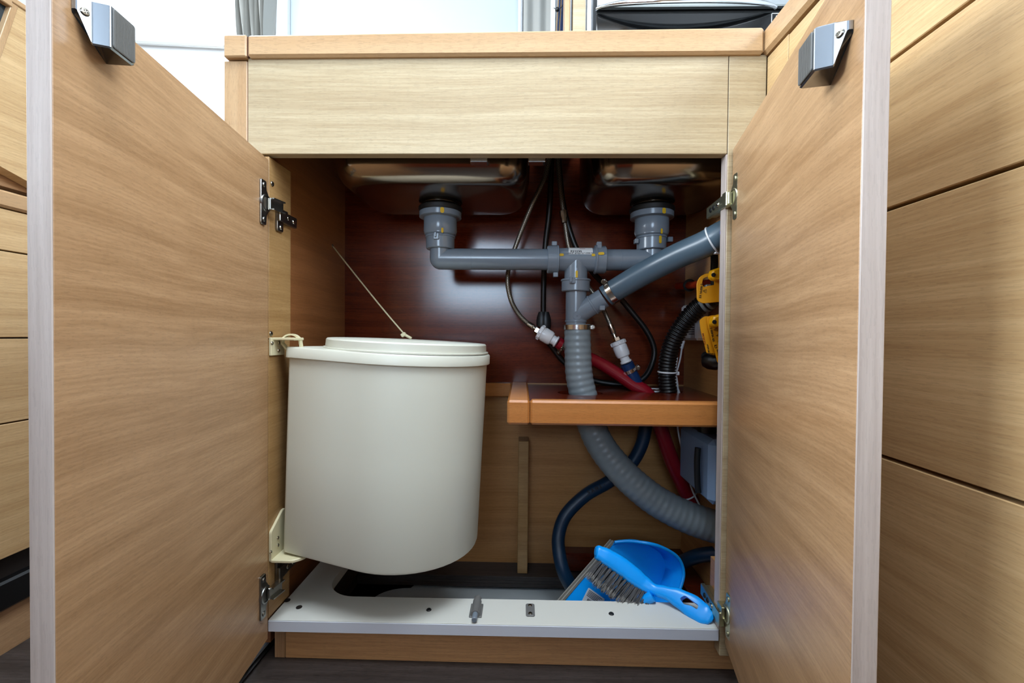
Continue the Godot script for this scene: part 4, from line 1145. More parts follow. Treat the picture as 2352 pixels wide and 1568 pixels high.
func build_right_fittings() -> void:
	single("alarm_box", boxm(Vector3(0.2870, -0.006, -0.236), Vector3(0.3105, 0.056, -0.165), 0.004), M.white_plastic, "white plastic box with slots on the cabinet's right side, behind the black conduit", "box")
	var ab: Node3D = get_node("alarm_box")
	for i in 6:
		obj("slot", boxm(Vector3(0.2866, 0.004 + i * 0.0035, -0.196), Vector3(0.2874, 0.0055 + i * 0.0035, -0.172)), M.ink, ab)
	var t := thing("orange_pipe", "short orange pipe passing through the cabinet's right side above the white box", "pipe", Vector3(0.2927, 0.0873, -0.1800))
	obj("pipe_wall", hose([Vector3(0.2837, 0.0923, -0.2450), Vector3(0.2894, 0.0903, -0.2200), Vector3(0.2923, 0.0868, -0.1700), Vector3(0.2997, 0.0833, -0.1000), Vector3(0.3156, 0.0847, -0.0800)], 0.0062, 6, 18), M.orange, t)
	var g := MB.new()
	g.lathe([Vector2(0.0064, 0), Vector2(0.0105, 0.0005), Vector2(0.0110, 0.004), Vector2(0.0064, 0.0045)], along(Vector3(0.2917, 0.0902, -0.2120), Vector3(0.2923, 0.0868, -0.1700)), 24, false)
	obj("grommet", g, M.black_rubber, t)
	# two valves with yellow levers and their printed tags
	var t1 := thing("gas_valve", "upper gas valve with a yellow lever and ring, half hidden by the right door", "valve", Vector3(0.2759, 0.0838, -0.0750), "yellow gas valves")
	obj("valve_hose", hose([Vector3(0.2817, 0.1306, -0.0900), Vector3(0.2826, 0.1114, -0.0900), Vector3(0.2846, 0.0864, -0.0950), Vector3(0.2909, 0.0676, -0.1000), Vector3(0.3007, 0.0539, -0.0900)], 0.0052, 6, 14), M.black_rubber, t1)
	lever(Vector3(0.2758, 0.0888, -0.0750), t1)
	var ring := PackedVector2Array()
	var org := Vector3(0.2715, 0.0752, -0.0820)
	ring = pixels_flat([Vector3(0.2543, 0.0529, -0.0820), Vector3(0.2533, 0.0782, -0.0820), Vector3(0.2575, 0.0871, -0.0820), Vector3(0.2662, 0.0922, -0.0820), Vector3(0.2788, 0.0923, -0.0820), Vector3(0.2965, 0.0848, -0.0820), Vector3(0.2970, 0.0519, -0.0820), Vector3(0.2619, 0.0485, -0.0820)], org)
	var hole := pixels_flat([Vector3(0.2608, 0.0770, -0.0820), Vector3(0.2620, 0.0846, -0.0820), Vector3(0.2688, 0.0878, -0.0820), Vector3(0.2789, 0.0847, -0.0820), Vector3(0.2791, 0.0752, -0.0820), Vector3(0.2703, 0.0745, -0.0820), Vector3(0.2634, 0.0720, -0.0820)], org)
	var b := MB.new()
	b.prism(rounded(Array(ring), 0.004), 0.0022, 0.0005, Transform3D(Basis(), org), rounded(Array(hole), 0.002))
	var tg := obj("tag", b, M.tag_yellow, t1)
	var up := Vector3(0.10, 1, 0)
	words("EX 16436-2", facing(Vector3(0.2593, 0.0666, -0.0793), up, Vector3(0, 0, 1)), 0.0030, M.ink, tg)
	tri_sign(Vector3(0.2644, 0.0666, -0.0795), up, 0.0055, tg)
	var t2 := thing("gas_valve", "lower gas valve with a yellow lever and two hanging printed tags", "valve", Vector3(0.2769, 0.0211, -0.0750), "yellow gas valves")
	lever(Vector3(0.2781, 0.0224, -0.0750), t2)
	b = MB.new()
	org = Vector3(0.2721, -0.0010, -0.0850)
	b.prism(rounded(Array(pixels_flat([Vector3(0.2597, 0.0245, -0.0850), Vector3(0.2685, 0.0309, -0.0850), Vector3(0.2812, 0.0278, -0.0850), Vector3(0.2839, -0.0270, -0.0850), Vector3(0.2712, -0.0246, -0.0850), Vector3(0.2619, 0.0085, -0.0850)], org)), 0.003), 0.0008, 0.0, Transform3D(Basis(), org))
	tg = obj("tag", b, M.tag_yellow, t2)
	up = Vector3(-0.22, 1, 0)
	words("FLG EN 559", facing(Vector3(0.2667, -0.0029, -0.0840), up, Vector3(0, 0, 1)), 0.0022, M.ink_red, tg)
	words("PL 30 mbar", facing(Vector3(0.2733, -0.0188, -0.0840), up, Vector3(0, 0, 1)), 0.0022, M.ink, tg)
	words("mmmmmm", facing(Vector3(0.2778, -0.0245, -0.0840), Vector3(1, -0.1, 0), Vector3(0, 0, 1)), 0.0018, M.ink, tg)
	b = MB.new()
	b.prism(rounded(Array(pixels_flat([Vector3(0.2668, 0.0287, -0.0780), Vector3(0.2743, 0.0313, -0.0780), Vector3(0.2955, 0.0315, -0.0780), Vector3(0.2967, -0.0380, -0.0780), Vector3(0.2842, -0.0381, -0.0780), Vector3(0.2696, 0.0136, -0.0780)], org)), 0.003), 0.0008, 0.0, Transform3D(Basis(), Vector3(org.x, org.y, -0.078)))
	tg = obj("tag", b, M.tag_yellow, t2)
	words("EX 16436-2", facing(Vector3(0.2756, 0.0035, -0.0770), up, Vector3(0, 0, 1)), 0.0029, M.ink, tg)
	words("EXP DATE", facing(Vector3(0.2854, -0.0260, -0.0770), up, Vector3(0, 0, 1)), 0.0028, M.ink, tg)
	words("CE", facing(Vector3(0.2808, -0.0135, -0.0770), up, Vector3(0, 0, 1)), 0.0034, M.ink, tg)
	for q in [Vector3(0.2798, 0.0105, -0.0770), Vector3(0.2837, 0.0023, -0.0770), Vector3(0.2857, -0.0058, -0.0770)]: tri_sign(q, up, 0.0052, tg)
	t = thing("gas_fitting", "round black plastic fitting below the yellow tags", "fitting", Vector3(0.2887, -0.0368, -0.1000))
	b = MB.new()
	b.lathe([Vector2(0.002, -0.010), Vector2(0.0095, -0.007), Vector2(0.0125, 0.0), Vector2(0.0125, 0.012), Vector2(0.0095, 0.018), Vector2(0.004, 0.020)], along(Vector3(0.2831, -0.0366, -0.1050), Vector3(0.2971, -0.0374, -0.0900)), 24)
	obj("knob", b, M.black_plastic, t)
	b = MB.new()
	b.lathe([Vector2(0.002, -0.004), Vector2(0.0068, -0.003), Vector2(0.0068, 0.004), Vector2(0.002, 0.005)], along(Vector3(0.2812, -0.0296, -0.1100), Vector3(0.2835, -0.0317, -0.1000)), 18)
	obj("cap", b, M.black_rubber, t)
	# the pale tank under the shelf
	t = thing("water_tank", "pale blue plastic tank under the shelf, beside the open right door", "tank", Vector3(0.29, -0.29, -0.13))
	obj("tank_wall", boxm(Vector3(0.2745, -0.246, -0.20), Vector3(0.3102, -0.150, -0.075), 0.008), M.tank, t)
	b = MB.new()
	b.lathe([Vector2(0.012, 0), Vector2(0.014, 0.001), Vector2(0.014, 0.014), Vector2(0.012, 0.016)], Transform3D(Basis(), Vector3(0.2925, -0.150, -0.13)), 24)
	obj("cap", b, M.black_plastic, t)
	obj("strap", hose([Vector3(0.2668, -0.1671, -0.1000), Vector3(0.2658, -0.1882, -0.1000), Vector3(0.2670, -0.2212, -0.1000), Vector3(0.2685, -0.2344, -0.1000)], 0.0045, 5, 10), M.black_rubber, t)

func pixels_flat(p: Array, org: Vector3) -> PackedVector2Array:   # outline of a flat tag about its middle
	var out := PackedVector2Array()
	for q in p: out.append(Vector2(q.x - org.x, q.y - org.y))
	return out

func lever(at: Vector3, t: Node3D) -> void:
	var b := MB.new()
	b.prism(rounded([Vector2(-0.010, -0.004), Vector2(-0.008, 0.006), Vector2(0.000, 0.009), Vector2(0.008, 0.0115), Vector2(0.022, 0.010), Vector2(0.022, -0.003), Vector2(0.008, -0.0065), Vector2(0.0, -0.009), Vector2(-0.006, -0.008)], 0.003), 0.012, 0.002, Transform3D(Basis(Vector3.UP, 0.15), at + Vector3(0, 0, -0.002)))
	b.box(at + Vector3(0.004, -0.001, 0.009), at + Vector3(0.022, 0.004, 0.014), 0.0015)
	var h := obj("lever", b, M.yellow, t)
	var s := MB.new()
	s.lathe([Vector2(0.003, 0), Vector2(0.003, 0.001), Vector2(0.001, 0.0012)], along(at + Vector3(-0.0055, -0.001, 0.0105), at + Vector3(-0.0055, -0.001, 1)), 12)
	obj("pivot", s, M.ink, h)

func tri_sign(at: Vector3, up: Vector3, s: float, parent: Node3D) -> void:
	var xf := facing(at, up, Vector3(0, 0, 1))
	var m := MB.new()
	var q := [Vector3(-s * 0.5, -s * 0.45, 0.0002), Vector3(s * 0.5, -s * 0.45, 0.0002), Vector3(0, s * 0.45, 0.0002)]
	for i in 3: m.tube([xf * q[i], xf * q[(i + 1) % 3]], 0.00022, 5)
	m.tube([xf * Vector3(0, -s * 0.25, 0.0002), xf * Vector3(0, s * 0.15, 0.0002)], 0.00025, 5)
	obj("warning_sign", m, M.ink, parent)

func build_shelf() -> void:
	var t := thing("shelf", "small beech-edged mahogany shelf inside the cabinet, right of the bin", "shelf", Vector3(0.145, -0.124, -0.16))
	var y0 := -0.1245
	var y1 := -0.0905
	obj("front_lipping", boxm(Vector3(0.0125, y0, -0.062), Vector3(0.3105, y1, -0.043), 0.003), M.shaded_beech, t)  # beech tinted darker and more orange for the warm shade inside
	obj("end_lipping", boxm(Vector3(-0.0195, y0, -0.2798), Vector3(0.0118, y1, -0.043), 0.003), M.shaded_beech_side, t)
	var b := MB.new()   # the board, pierced for the waste hose and for the other hoses
	var h1 := PackedVector2Array()
	for i in 24: h1.append(Vector2(0.0965 + cos(TAU * i / 24) * 0.037, -0.158 + sin(TAU * i / 24) * 0.031))
	var xf := Transform3D(Basis(Vector3(1, 0, 0), Vector3(0, 0, 1), Vector3(0, -1, 0)), Vector3(0, y1 - 0.0035, 0))
	b.prism(PackedVector2Array([Vector2(0.0122, -0.2798), Vector2(0.19, -0.2798), Vector2(0.19, -0.0622), Vector2(0.0122, -0.0622)]), 0.016, 0.0, xf, h1)
	var h2 := rrect(0.078, 0.05, 0.012)
	for i in h2.size(): h2[i] += Vector2(0.236, -0.195)
	b.prism(PackedVector2Array([Vector2(0.19, -0.2798), Vector2(0.3104, -0.2798), Vector2(0.3104, -0.0622), Vector2(0.19, -0.0622)]), 0.016, 0.0, xf, h2)
	obj("board", b, M.red_oak, t)

func build_base() -> void:
	# the white board that the cabinet opening ends on, with a large cut-out
	var t := thing("base_board", "white laminate base board with a large rounded cut-out, under the open doors", "board", Vector3(-0.03, -0.393, -0.05))
	var out := PackedVector2Array()   # outline in x, z
	out.append_array([Vector2(-0.3295, 0.0), Vector2(-0.3295, -0.245), Vector2(-0.285, -0.245)])
	var a := Vector2(-0.285, -0.10)
	for i in 11:
		var q := PI / 2 * i / 10.0
		out.append(Vector2(-0.238 - 0.047 * cos(q), -0.100 + 0.046 * sin(q)))
	out.append_array([Vector2(0.30, -0.054), Vector2(0.30, -0.017), Vector2(0.2560, -0.017), Vector2(0.2560, 0.0)])
	var tilt := Transform3D(Basis(Vector3(0, 0, 1), 0.0045), Vector3(0, -0.3757, 0))
	var b := MB.new()
	b.prism(out, 0.0150, 0.0003, tilt * Transform3D(Basis(Vector3(1, 0, 0), Vector3(0, 0, 1), Vector3(0, -1, 0)), Vector3.ZERO))
	obj("panel", b, M.white_board, t)
	b = MB.new()
	b.box(Vector3(-0.3295, -0.0150, 0.0002), Vector3(0.2560, -0.0008, 0.0014), 0.0003, tilt)
	obj("edge_band", b, M.white_edge, t)
	for p in [Vector3(-0.3272, -0.3768, -0.0415), Vector3(-0.3028, -0.3768, -0.0266)]:
		b = MB.new()
		b.lathe([Vector2(0.0040, 0.0), Vector2(0.0040, 0.0006), Vector2(0.0030, 0.0007), Vector2(0.0030, 0.0004), Vector2(0.0001, 0.0004)], Transform3D(Basis(), Vector3(p.x, -0.3757 + p.x * 0.0045 + 0.0001, p.z)), 18, false)
		obj("plug_hole", b, M.dark_joint, t)
	for p in [Vector3(-0.1234, -0.3765, -0.0263), Vector3(0.1243, -0.3748, -0.0254)]:
		screw(Vector3(p.x, -0.3757 + p.x * 0.0045 + 0.0001, p.z), Vector3.UP, 0.0036, t, M.lead)
	# sliding bolt and its keeper
	var p0 := Vector3(-0.0584, -0.3745, -0.0256)
	var yb := -0.3757 + p0.x * 0.0045
	b = MB.new()
	b.box(Vector3(p0.x - 0.0085, yb, p0.z - 0.014), Vector3(p0.x + 0.0085, yb + 0.0022, p0.z + 0.014), 0.0006)
	b.lathe([Vector2(0.0048, -0.014), Vector2(0.0060, -0.0135), Vector2(0.0060, 0.0135), Vector2(0.0050, 0.014)], along(Vector3(p0.x, yb + 0.005, p0.z), Vector3(p0.x, yb + 0.005, p0.z + 1)), 20)
	b.lathe([Vector2(0.0046, -0.021), Vector2(0.0050, -0.0205), Vector2(0.0050, -0.013)], along(Vector3(p0.x, yb + 0.005, p0.z), Vector3(p0.x, yb + 0.005, p0.z + 1)), 20)
	var lt := obj("push_latch", b, M.latch_grey, t)
	b = MB.new()
	b.lathe([Vector2(0.0036, 0.012), Vector2(0.0036, 0.0255), Vector2(0.0031, 0.0262), Vector2(0.0002, 0.0262)], along(Vector3(p0.x, yb + 0.005, p0.z), Vector3(p0.x, yb + 0.005, p0.z + 1)), 18)
	obj("bolt", b, M.pipe_grey, lt)
	var p1 := Vector3(0.0150, -0.3750, -0.0291)
	yb = -0.3757 + p1.x * 0.0045
	b = MB.new()
	b.prism(rrect(0.0120, 0.0262, 0.0025), 0.0020, 0.0005, Transform3D(Basis(Vector3(1, 0, 0), Vector3(0, 0, -1), Vector3(0, 1, 0)), Vector3(p1.x, yb, p1.z)))
	var kp := obj("keeper", b, M.latch_grey, t)
	for s in [-1, 1]: screw(Vector3(p1.x, yb + 0.002, p1.z + s * 0.0088), Vector3.UP, 0.0028, kp, M.dull_steel)
	# the ply edge of the sole and the white moulding below it
	var u := struct("trim_8", boxm(Vector3(-0.30, FLOOR - 0.019, -0.2335), Vector3(0.33, FLOOR - 0.001, -0.2322)), M.ply, "dark plywood edge of the floor opening inside the cabinet", "trim")
	for i in 3:
		obj("ply_layer", boxm(Vector3(-0.30, FLOOR - 0.0055 - i * 0.005, -0.2323), Vector3(0.33, FLOOR - 0.003 - i * 0.005, -0.2312)), M.sole, u)
	b = MB.new()
	var wl := PackedVector2Array([Vector2(0.33, -0.265), Vector2(0.33, -0.04), Vector2(-0.262, -0.04), Vector2(-0.262, -0.17)])
	for i in 10:
		var q := PI / 2 * i / 9.0
		wl.append(Vector2(-0.202 - 0.060 * cos(q), -0.190 - 0.045 * sin(q)))
	wl.append(Vector2(-0.19, -0.265))
	b.prism(wl, 0.012, 0.002, Transform3D(Basis(Vector3(1, 0, 0), Vector3(0, 0, 1), Vector3(0, -1, 0)), Vector3(0, FLOOR - 0.026, 0)))
	single("hull_moulding", b, M.tray_white, "white moulded liner seen down through the base board's cut-out", "liner")
	struct("trim_9", boxm(Vector3(-2.1, -0.64, -1.1), Vector3(1.2, -0.60, 3.5)), M.ply, "dark bilge bottom below the floor opening", "bilge")

func build_bin() -> void:
	var t := thing("waste_bin", "cream plastic waste bin with a round lid, hung inside the cabinet's left side", "bin", Vector3(-0.320, -0.2955, -0.013))
	t.transform = Transform3D(Basis(Vector3(0, 0, 1), -0.045), t.position)
	var X := t.transform   # everything below is written in the bin's own frame
	var K := Vector2(0.0065, -0.006)
	var outline := func(s: float, grow: float) -> PackedVector2Array:   # s: 0 at the bottom, 1 at the rim
		var c := Vector2(lerpf(0.146, 0.137, s), lerpf(-0.072, -0.084, s))
		return disc_hull(c, lerpf(0.110, 0.1185, s) + grow, Vector2(lerpf(0.0065, 0.002, s), -0.006), 0.006 + grow)
	var ring := func(s: float, y: float, grow: float) -> PackedVector3Array:
		var r := PackedVector3Array()
		for p in outline.call(s, grow): r.append(X * Vector3(p.x, y, p.y))
		return r
	var b := MB.new()
	b.grid([ring.call(0.0, 0.0, -0.004), ring.call(0.0, 0.001, -0.001), ring.call(0.0, 0.004, 0.0), ring.call(0.5, 0.13, 0.0), ring.call(1.0, 0.264, 0.0)], true, true, false, 0.7)
	obj("body", b, M.bin_cream, t)
	b = MB.new()
	b.grid([ring.call(1.0, 0.2628, 0.0), ring.call(1.0, 0.2628, 0.0035), ring.call(1.0, 0.2636, 0.0042), ring.call(1.0, 0.2755, 0.0040), ring.call(1.0, 0.2772, 0.0025), ring.call(1.0, 0.2775, -0.004)], true, false, true, 0.75)
	obj("rim", b, M.bin_cream, t)
	b = MB.new()
	var c := X * Transform3D(Basis(Vector3(0, 0, 1), 0.006), Vector3(0.1365, 0.2775, -0.084))
	b.lathe([Vector2(0.1185, 0.0), Vector2(0.1200, 0.0002), Vector2(0.1200, 0.0022), Vector2(0.1172, 0.0026), Vector2(0.1166, 0.0125), Vector2(0.1150, 0.0143), Vector2(0.105, 0.0148), Vector2(0.05, 0.0160), Vector2(0.0005, 0.0164)], c, 72, false)
	obj("lid", b, M.bin_cream, t)
	# pull tab of the lid, strap loop
	b = MB.new()
	var tab := Vector3(-0.1837, -0.0028, -0.1250)
	b.box(Vector3(-0.004, -0.002, -0.003), Vector3(0.004, 0.004, 0.003), 0.001, Transform3D(Basis(Vector3(0, 0, 1), 0.6), tab + Vector3(-0.003, 0.001, 0)))
	b.tube([tab + Vector3(-0.002, 0.002, 0), tab + Vector3(0.009, -0.004, 0)], 0.0022, 8)
	obj("tab", b, M.bin_ivory, t)
	b = MB.new()
	var q := []
	var s0 := Vector3(-0.3115, -0.0135, -0.022)
	for i in 15:
		var a := PI * i / 14.0
		q.append(s0 + Vector3(-0.0115 * cos(a), 0.0115 * sin(a), 0.002 * cos(a)))
	q.append(s0 + Vector3(0.0130, -0.008, -0.002)); q.push_front(s0 + Vector3(-0.003, -0.010, 0.002))
	var rr := []
	for i in q.size():
		var tn: Vector3 = (q[mini(i + 1, q.size() - 1)] - q[maxi(i - 1, 0)]).normalized()
		var nn := tn.cross(Vector3(0, 0, 1)).normalized()
		var w := Vector3(0, 0, 0.0035)
		rr.append(PackedVector3Array([q[i] + w + nn * 0.001, q[i] - w + nn * 0.001, q[i] - w - nn * 0.001, q[i] + w - nn * 0.001]))
	b.grid(rr, true, true, true, 0.8)
	obj("strap", b, M.bin_ivory, t)
	# brackets screwed to the cabinet
	b = MB.new()
	b.box(Vector3(-0.330, -0.0300, -0.032), Vector3(-0.3265, -0.0062, -0.0005), 0.0006)
	b.box(Vector3(-0.330, -0.0098, -0.030), Vector3(-0.2985, -0.0062, -0.0045), 0.0008)
	var br := obj("bracket", b, M.bin_ivory, t)
	for p in [Vector3(-0.3265, -0.0136, -0.0020), Vector3(-0.3265, -0.0133, -0.0183), Vector3(-0.3265, -0.0129, -0.0279), Vector3(-0.3265, -0.0238, -0.0173)]: screw(p, Vector3(1, 0, 0), 0.0026, br, M.steel)
	b = MB.new()
	var side := rounded([Vector2(0.0, -0.302), Vector2(0.035, -0.302), Vector2(0.035, -0.243), Vector2(0.028, -0.243), Vector2(0.0, -0.262)], 0.003)
	b.prism(side, 0.0035, 0.0006, Transform3D(Basis(Vector3(0, 0, -1), Vector3(0, 1, 0), Vector3(1, 0, 0)), Vector3(-0.330, 0, -0.0005)))
	b.prism(rounded([Vector2(-0.330, -0.0005), Vector2(-0.330, -0.036), Vector2(-0.290, -0.036), Vector2(-0.286, -0.012), Vector2(-0.298, -0.0005)], 0.006), 0.004, 0.0008, Transform3D(Basis(Vector3(1, 0, 0), Vector3(0, 0, 1), Vector3(0, -1, 0)), Vector3(0, -0.2985, 0)))
	br = obj("bracket", b, M.bin_ivory, t)
	for p in [Vector3(-0.3265, -0.2877, 0.0004), Vector3(-0.3265, -0.2764, -0.0159), Vector3(-0.3265, -0.2864, -0.0159)]: screw(p, Vector3(1, 0, 0), 0.0026, br, M.steel)
	# the cord that lifts the lid
	var k := thing("lid_cord", "thin cord from the cabinet's left wall down to the bin lid", "cord", Vector3(-0.3450, 0.1579, -0.2267))
	var e := Vector3(-0.3440, 0.1574, -0.2245)
	obj("cord", hose([e, e.lerp(tab, 0.35) + Vector3(0, -0.0015, 0), e.lerp(tab, 0.7) + Vector3(0, -0.002, 0), tab], 0.0012, 6, 8), M.bin_ivory, k)
	screw(e + Vector3(-0.001, 0.001, 0), Vector3(1, 0, 0), 0.0036, k, M.dull_steel)

func build_brush() -> void:
	var t := thing("hand_brush", "bright blue hand brush with grey bristles, leaning on the dustpan, handle on the white board", "brush", Vector3(0.1682, -0.3522, -0.0700))
	var sp := smooth([Vector3(0.1114, -0.3187, -0.0820), Vector3(0.1152, -0.3199, -0.0820), Vector3(0.1290, -0.3263, -0.0800), Vector3(0.1476, -0.3366, -0.0770), Vector3(0.1656, -0.3482, -0.0720), Vector3(0.1800, -0.3572, -0.0670), Vector3(0.1929, -0.3610, -0.0600), Vector3(0.2063, -0.3603, -0.0520), Vector3(0.2210, -0.3619, -0.0420), Vector3(0.2343, -0.3650, -0.0300), Vector3(0.2437, -0.3668, -0.0175), Vector3(0.2498, -0.3685, -0.0115), Vector3(0.2524, -0.3694, -0.0085)], 5)
	var wd := [8.0, 16.0, 19.5, 21.0, 20.5, 17.5, 12.5, 14.0, 20.0, 24.0, 21.5, 14.0, 5.0]
	var th := [4.5, 8.0, 9.5, 10.0, 9.5, 8.5, 7.5, 7.0, 6.5, 6.0, 5.5, 4.5, 2.0]
	var rings := []
	var wdir := []
	for i in sp.size():
		var f := float(i) / 5.0
		var k := mini(int(f), wd.size() - 2)
		var w: float = lerpf(wd[k], wd[k + 1], smoothstep(0, 1, f - k)) * 0.00062
		var h: float = lerpf(th[k], th[k + 1], smoothstep(0, 1, f - k)) * 0.001
		var T: Vector3 = (sp[mini(i + 1, sp.size() - 1)] - sp[maxi(i - 1, 0)]).normalized()
		var N := Vector3(0.10, 0.42, 1.0)
		N = (N - T * N.dot(T)).normalized()
		var W := T.cross(N)
		wdir.append([T, N, W, w, h])
		var r := PackedVector3Array()
		for j in 28:
			var a := TAU * j / 28
			var ca := cos(a); var sa := sin(a)
			r.append(sp[i] + W * w * signf(ca) * pow(absf(ca), 0.8) + N * h * signf(sa) * pow(absf(sa), 0.8))
		rings.append(r)
	# the handle is pierced near its end: a window is cut in the last third of the rings
	var b := MB.new()
	b.grid(rings, true, true, true, 0.4)
	var cs := CSGCombiner3D.new()
	cs.name = "body"
	t.add_child(cs)
	cs.transform = Transform3D(Basis(), -t.position)
	var whole := CSGMesh3D.new()
	whole.name = "solid"; whole.mesh = b.mesh(); whole.material = M.brush_blue
	cs.add_child(whole)
	var q: int = 44
	var fr: Array = wdir[q]
	var cut := CSGPolygon3D.new()
	cut.name = "hang_hole"; cut.operation = CSGShape3D.OPERATION_SUBTRACTION; cut.material = M.brush_blue
	cut.polygon = rounded([Vector2(-0.0125, -0.0005), Vector2(-0.0085, 0.0065), Vector2(0.000, 0.0058), Vector2(0.0115, 0.0050), Vector2(0.0120, -0.0010), Vector2(0.004, -0.0005), Vector2(-0.006, -0.0045)], 0.0025)
	cut.depth = 0.05
	cut.transform = Transform3D(Basis(fr[0], -fr[2] if (fr[2] as Vector3).y < 0 else fr[2], fr[1]), sp[q] + fr[1] * 0.025)
	if cut.transform.basis.determinant() < 0:
		cut.transform.basis.z = -cut.transform.basis.z
		cut.transform.origin = sp[q] - fr[1] * 0.025
	cs.add_child(cut)
	# bristles in tufts
	var rng := RandomNumberGenerator.new()
	rng.seed = 11
	var lo := MB.new()
	var hi := MB.new()
	for i in 15:
		for row in 3:
			var f := 1.6 + i * 0.295
			var at := f * 5.0
			var k := int(at)
			var o: Vector3 = sp[k].lerp(sp[k + 1], at - k)
			var e: Array = wdir[k]
			var W: Vector3 = e[2] if e[2].y < 0 else -e[2]
			var root: Vector3 = o + W * (e[3] * 0.75) + e[1] * (-0.0045 + 0.0045 * row)
			var lean: float = lerpf(-0.25, 0.28, i / 14.0)
			var dirn: Vector3 = (W * 1.0 + Vector3(lean * 0.7 - 0.22, 0, 0) + e[1] * (0.10 * (row - 1))).normalized()
			var L := lerpf(0.024, 0.034, sin(PI * minf(1.0, (i + 3) / 16.0))) * rng.randf_range(0.93, 1.05)
			for s in 16:
				var off: Vector3 = e[0] * rng.randfn(0, 0.0010) + e[1] * rng.randfn(0, 0.0007)
				var dd: Vector3 = (dirn + e[0] * rng.randfn(0, 0.045) + e[1] * rng.randfn(0, 0.05)).normalized()
				var l2 := L * rng.randf_range(0.88, 1.06)
				var p0: Vector3 = root + off
				var pm: Vector3 = p0 + dd * l2 * 0.80
				lo.tube([p0, pm], 0.00042, 4, false)
				hi.tube([pm, p0 + dd * l2 + Vector3(rng.randfn(0, 0.0006), -0.0005, 0)], func(l, sh): return lerpf(0.00044, 0.00028, sh), 4, true)
	obj("bristles", lo, M.bristle, t).set_meta("kind", "stuff")
	obj("bristle_tips", hi, M.bristle_tip, t).set_meta("kind", "stuff")

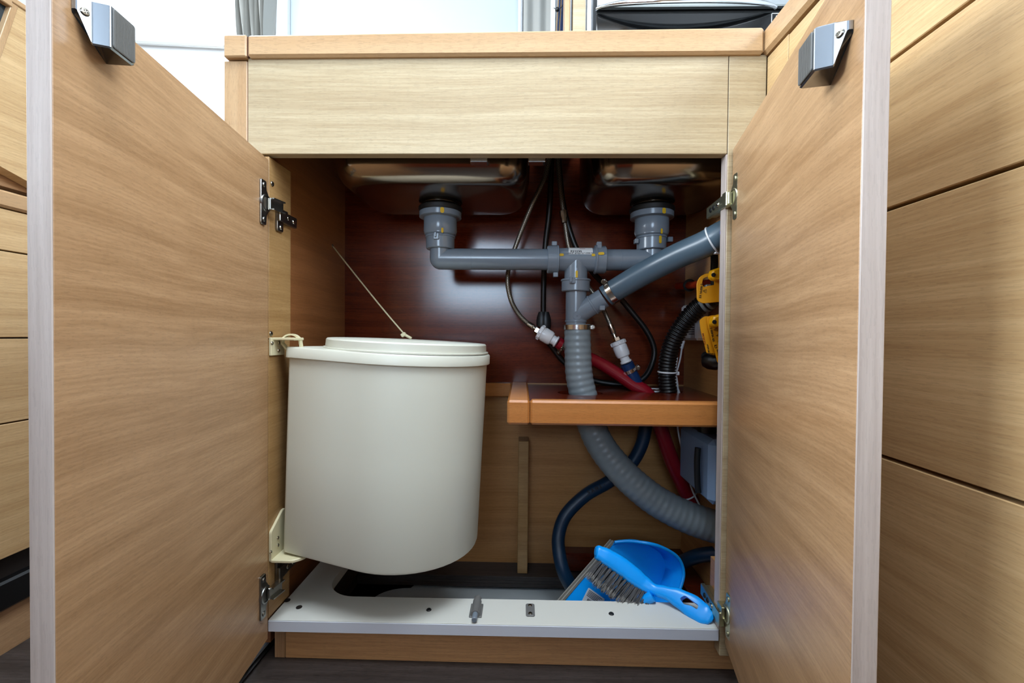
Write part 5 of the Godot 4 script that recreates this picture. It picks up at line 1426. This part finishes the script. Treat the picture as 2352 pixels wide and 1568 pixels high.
func build_dustpan() -> void:
	var A := Vector3(0.1488, -0.3311, -0.135)
	var u := Vector3(-0.71405, -0.56953, 0.40715)
	var v := Vector3(0.60454, -0.79489, -0.05167)
	var n := Vector3(0.35306, 0.20924, 0.91190)
	var xf := Transform3D(Basis(u, v, n), A)   # local x along the lip, y towards the back wall, z off the floor of the pan
	var t := thing("dustpan", "bright blue dustpan with a grey rubber lip and white price sticker, standing in the cut-out", "dustpan", A)
	var edge := [Vector2(0.0, 0.0), Vector2(-0.020, 0.012), Vector2(-0.038, 0.030), Vector2(-0.052, 0.055), Vector2(-0.058, 0.078), Vector2(-0.050, 0.098), Vector2(-0.028, 0.109), Vector2(0.0, 0.112), Vector2(0.06, 0.113), Vector2(0.105, 0.110), Vector2(0.135, 0.095), Vector2(0.145, 0.06), Vector2(0.142, 0.02), Vector2(0.140, 0.0)]
	var c3 := []
	for p in edge: c3.append(Vector3(p.x, p.y, 0))
	c3 = smooth(c3, 5)
	var fl := PackedVector2Array()
	for p in c3: fl.append(Vector2(p.x, p.y))
	var b := MB.new()
	var m := Transform3D(xf.basis, xf * Vector3(0, 0, -0.0025))
	b.prism(fl, 0.0025, 0.0, m)
	# the wall: outer and inner skins with a rounded rim
	var mid := Vector2(0.045, 0.035)
	var prof := []
	var rim := []
	for i in c3.size():
		var s := float(i) / (c3.size() - 1)
		var hgt := 0.033 * smoothstep(0.0, 0.16, s) * smoothstep(0.0, 0.2, 1.0 - s) + 0.004
		var d2: Vector2 = (Vector2(c3[i].x, c3[i].y) - mid).normalized()
		var d := Vector3(d2.x, d2.y, 0)
		var o: Vector3 = c3[i]
		prof.append(PackedVector3Array([xf * (o + Vector3(0, 0, -0.0025)), xf * (o + d * 0.001 + Vector3(0, 0, hgt * 0.5)), xf * (o + d * 0.003 + Vector3(0, 0, hgt)), xf * (o + d * 0.001 + Vector3(0, 0, hgt)), xf * (o - d * 0.001 + Vector3(0, 0, hgt * 0.5)), xf * (o - d * 0.004)]))
		rim.append(xf * (o + d * 0.002 + Vector3(0, 0, hgt)))
	b.grid(prof, true, true, true, 0.4)
	obj("pan", b, M.pan_blue, t)
	b = MB.new()
	b.tube(rim, 0.0026, 10)
	obj("rim", b, M.brush_blue, t)
	b = MB.new()
	b.box(Vector3(-0.003, -0.004, -0.0032), Vector3(0.142, 0.0015, 0.0010), 0.001, xf)
	b.box(Vector3(-0.001, -0.0075, -0.0024), Vector3(0.142, -0.0035, -0.0004), 0.0006, xf)
	obj("rubber_lip", b, M.lip_grey, t)
	b = MB.new()
	b.tube(smooth([Vector3(0.1473, -0.4231, -0.0850), Vector3(0.1594, -0.3957, -0.0700), Vector3(0.1722, -0.3803, -0.0600), Vector3(0.1839, -0.3688, -0.0540), Vector3(0.1878, -0.3656, -0.0530)], 5), func(l, s): return lerpf(0.0048, 0.0075, s), 16)
	obj("handle", b, M.brush_blue, t)
	# price sticker with a bar code and a black corner mark
	var ax := (u * -0.0085 + v * 0.0304).normalized()
	var ay := n.cross(ax)
	if ay.y < 0: ay = -ay
	var o := A + u * 0.0722 + v * 0.0335 + n * 0.0004
	var sx := Transform3D(Basis(ax, ax.cross(n) if ax.cross(n).y > 0 else n.cross(ax), n), o)
	var w := 0.034
	b = MB.new()
	b.prism(rrect(w, 0.032, 0.002), 0.0002, 0.0, sx * Transform3D(Basis(), Vector3(0, -0.013, 0)))
	var st := obj("sticker", b, M.paper, t)
	b = MB.new()
	for i in 5:
		b.box(Vector3(-0.0145, 0.0010 - i * 0.0019 - 0.0012, 0.0002), Vector3(0.0125 - 0.003 * (i % 3), 0.0010 - i * 0.0019 - 0.0004, 0.0004), 0.0, sx)
	for i in 16:
		b.box(Vector3(-0.010 + i * 0.00085, -0.0165, 0.0002), Vector3(-0.010 + i * 0.00085 + (0.0003 if i % 3 else 0.0006), -0.0105, 0.0004), 0.0, sx)
	b.prism(PackedVector2Array([Vector2(0.0065, -0.0065), Vector2(0.0145, -0.0125), Vector2(0.0155, -0.018), Vector2(0.006, -0.018), Vector2(0.0095, -0.0125)]), 0.0004, 0.0, sx)
	obj("print", b, M.ink, st)
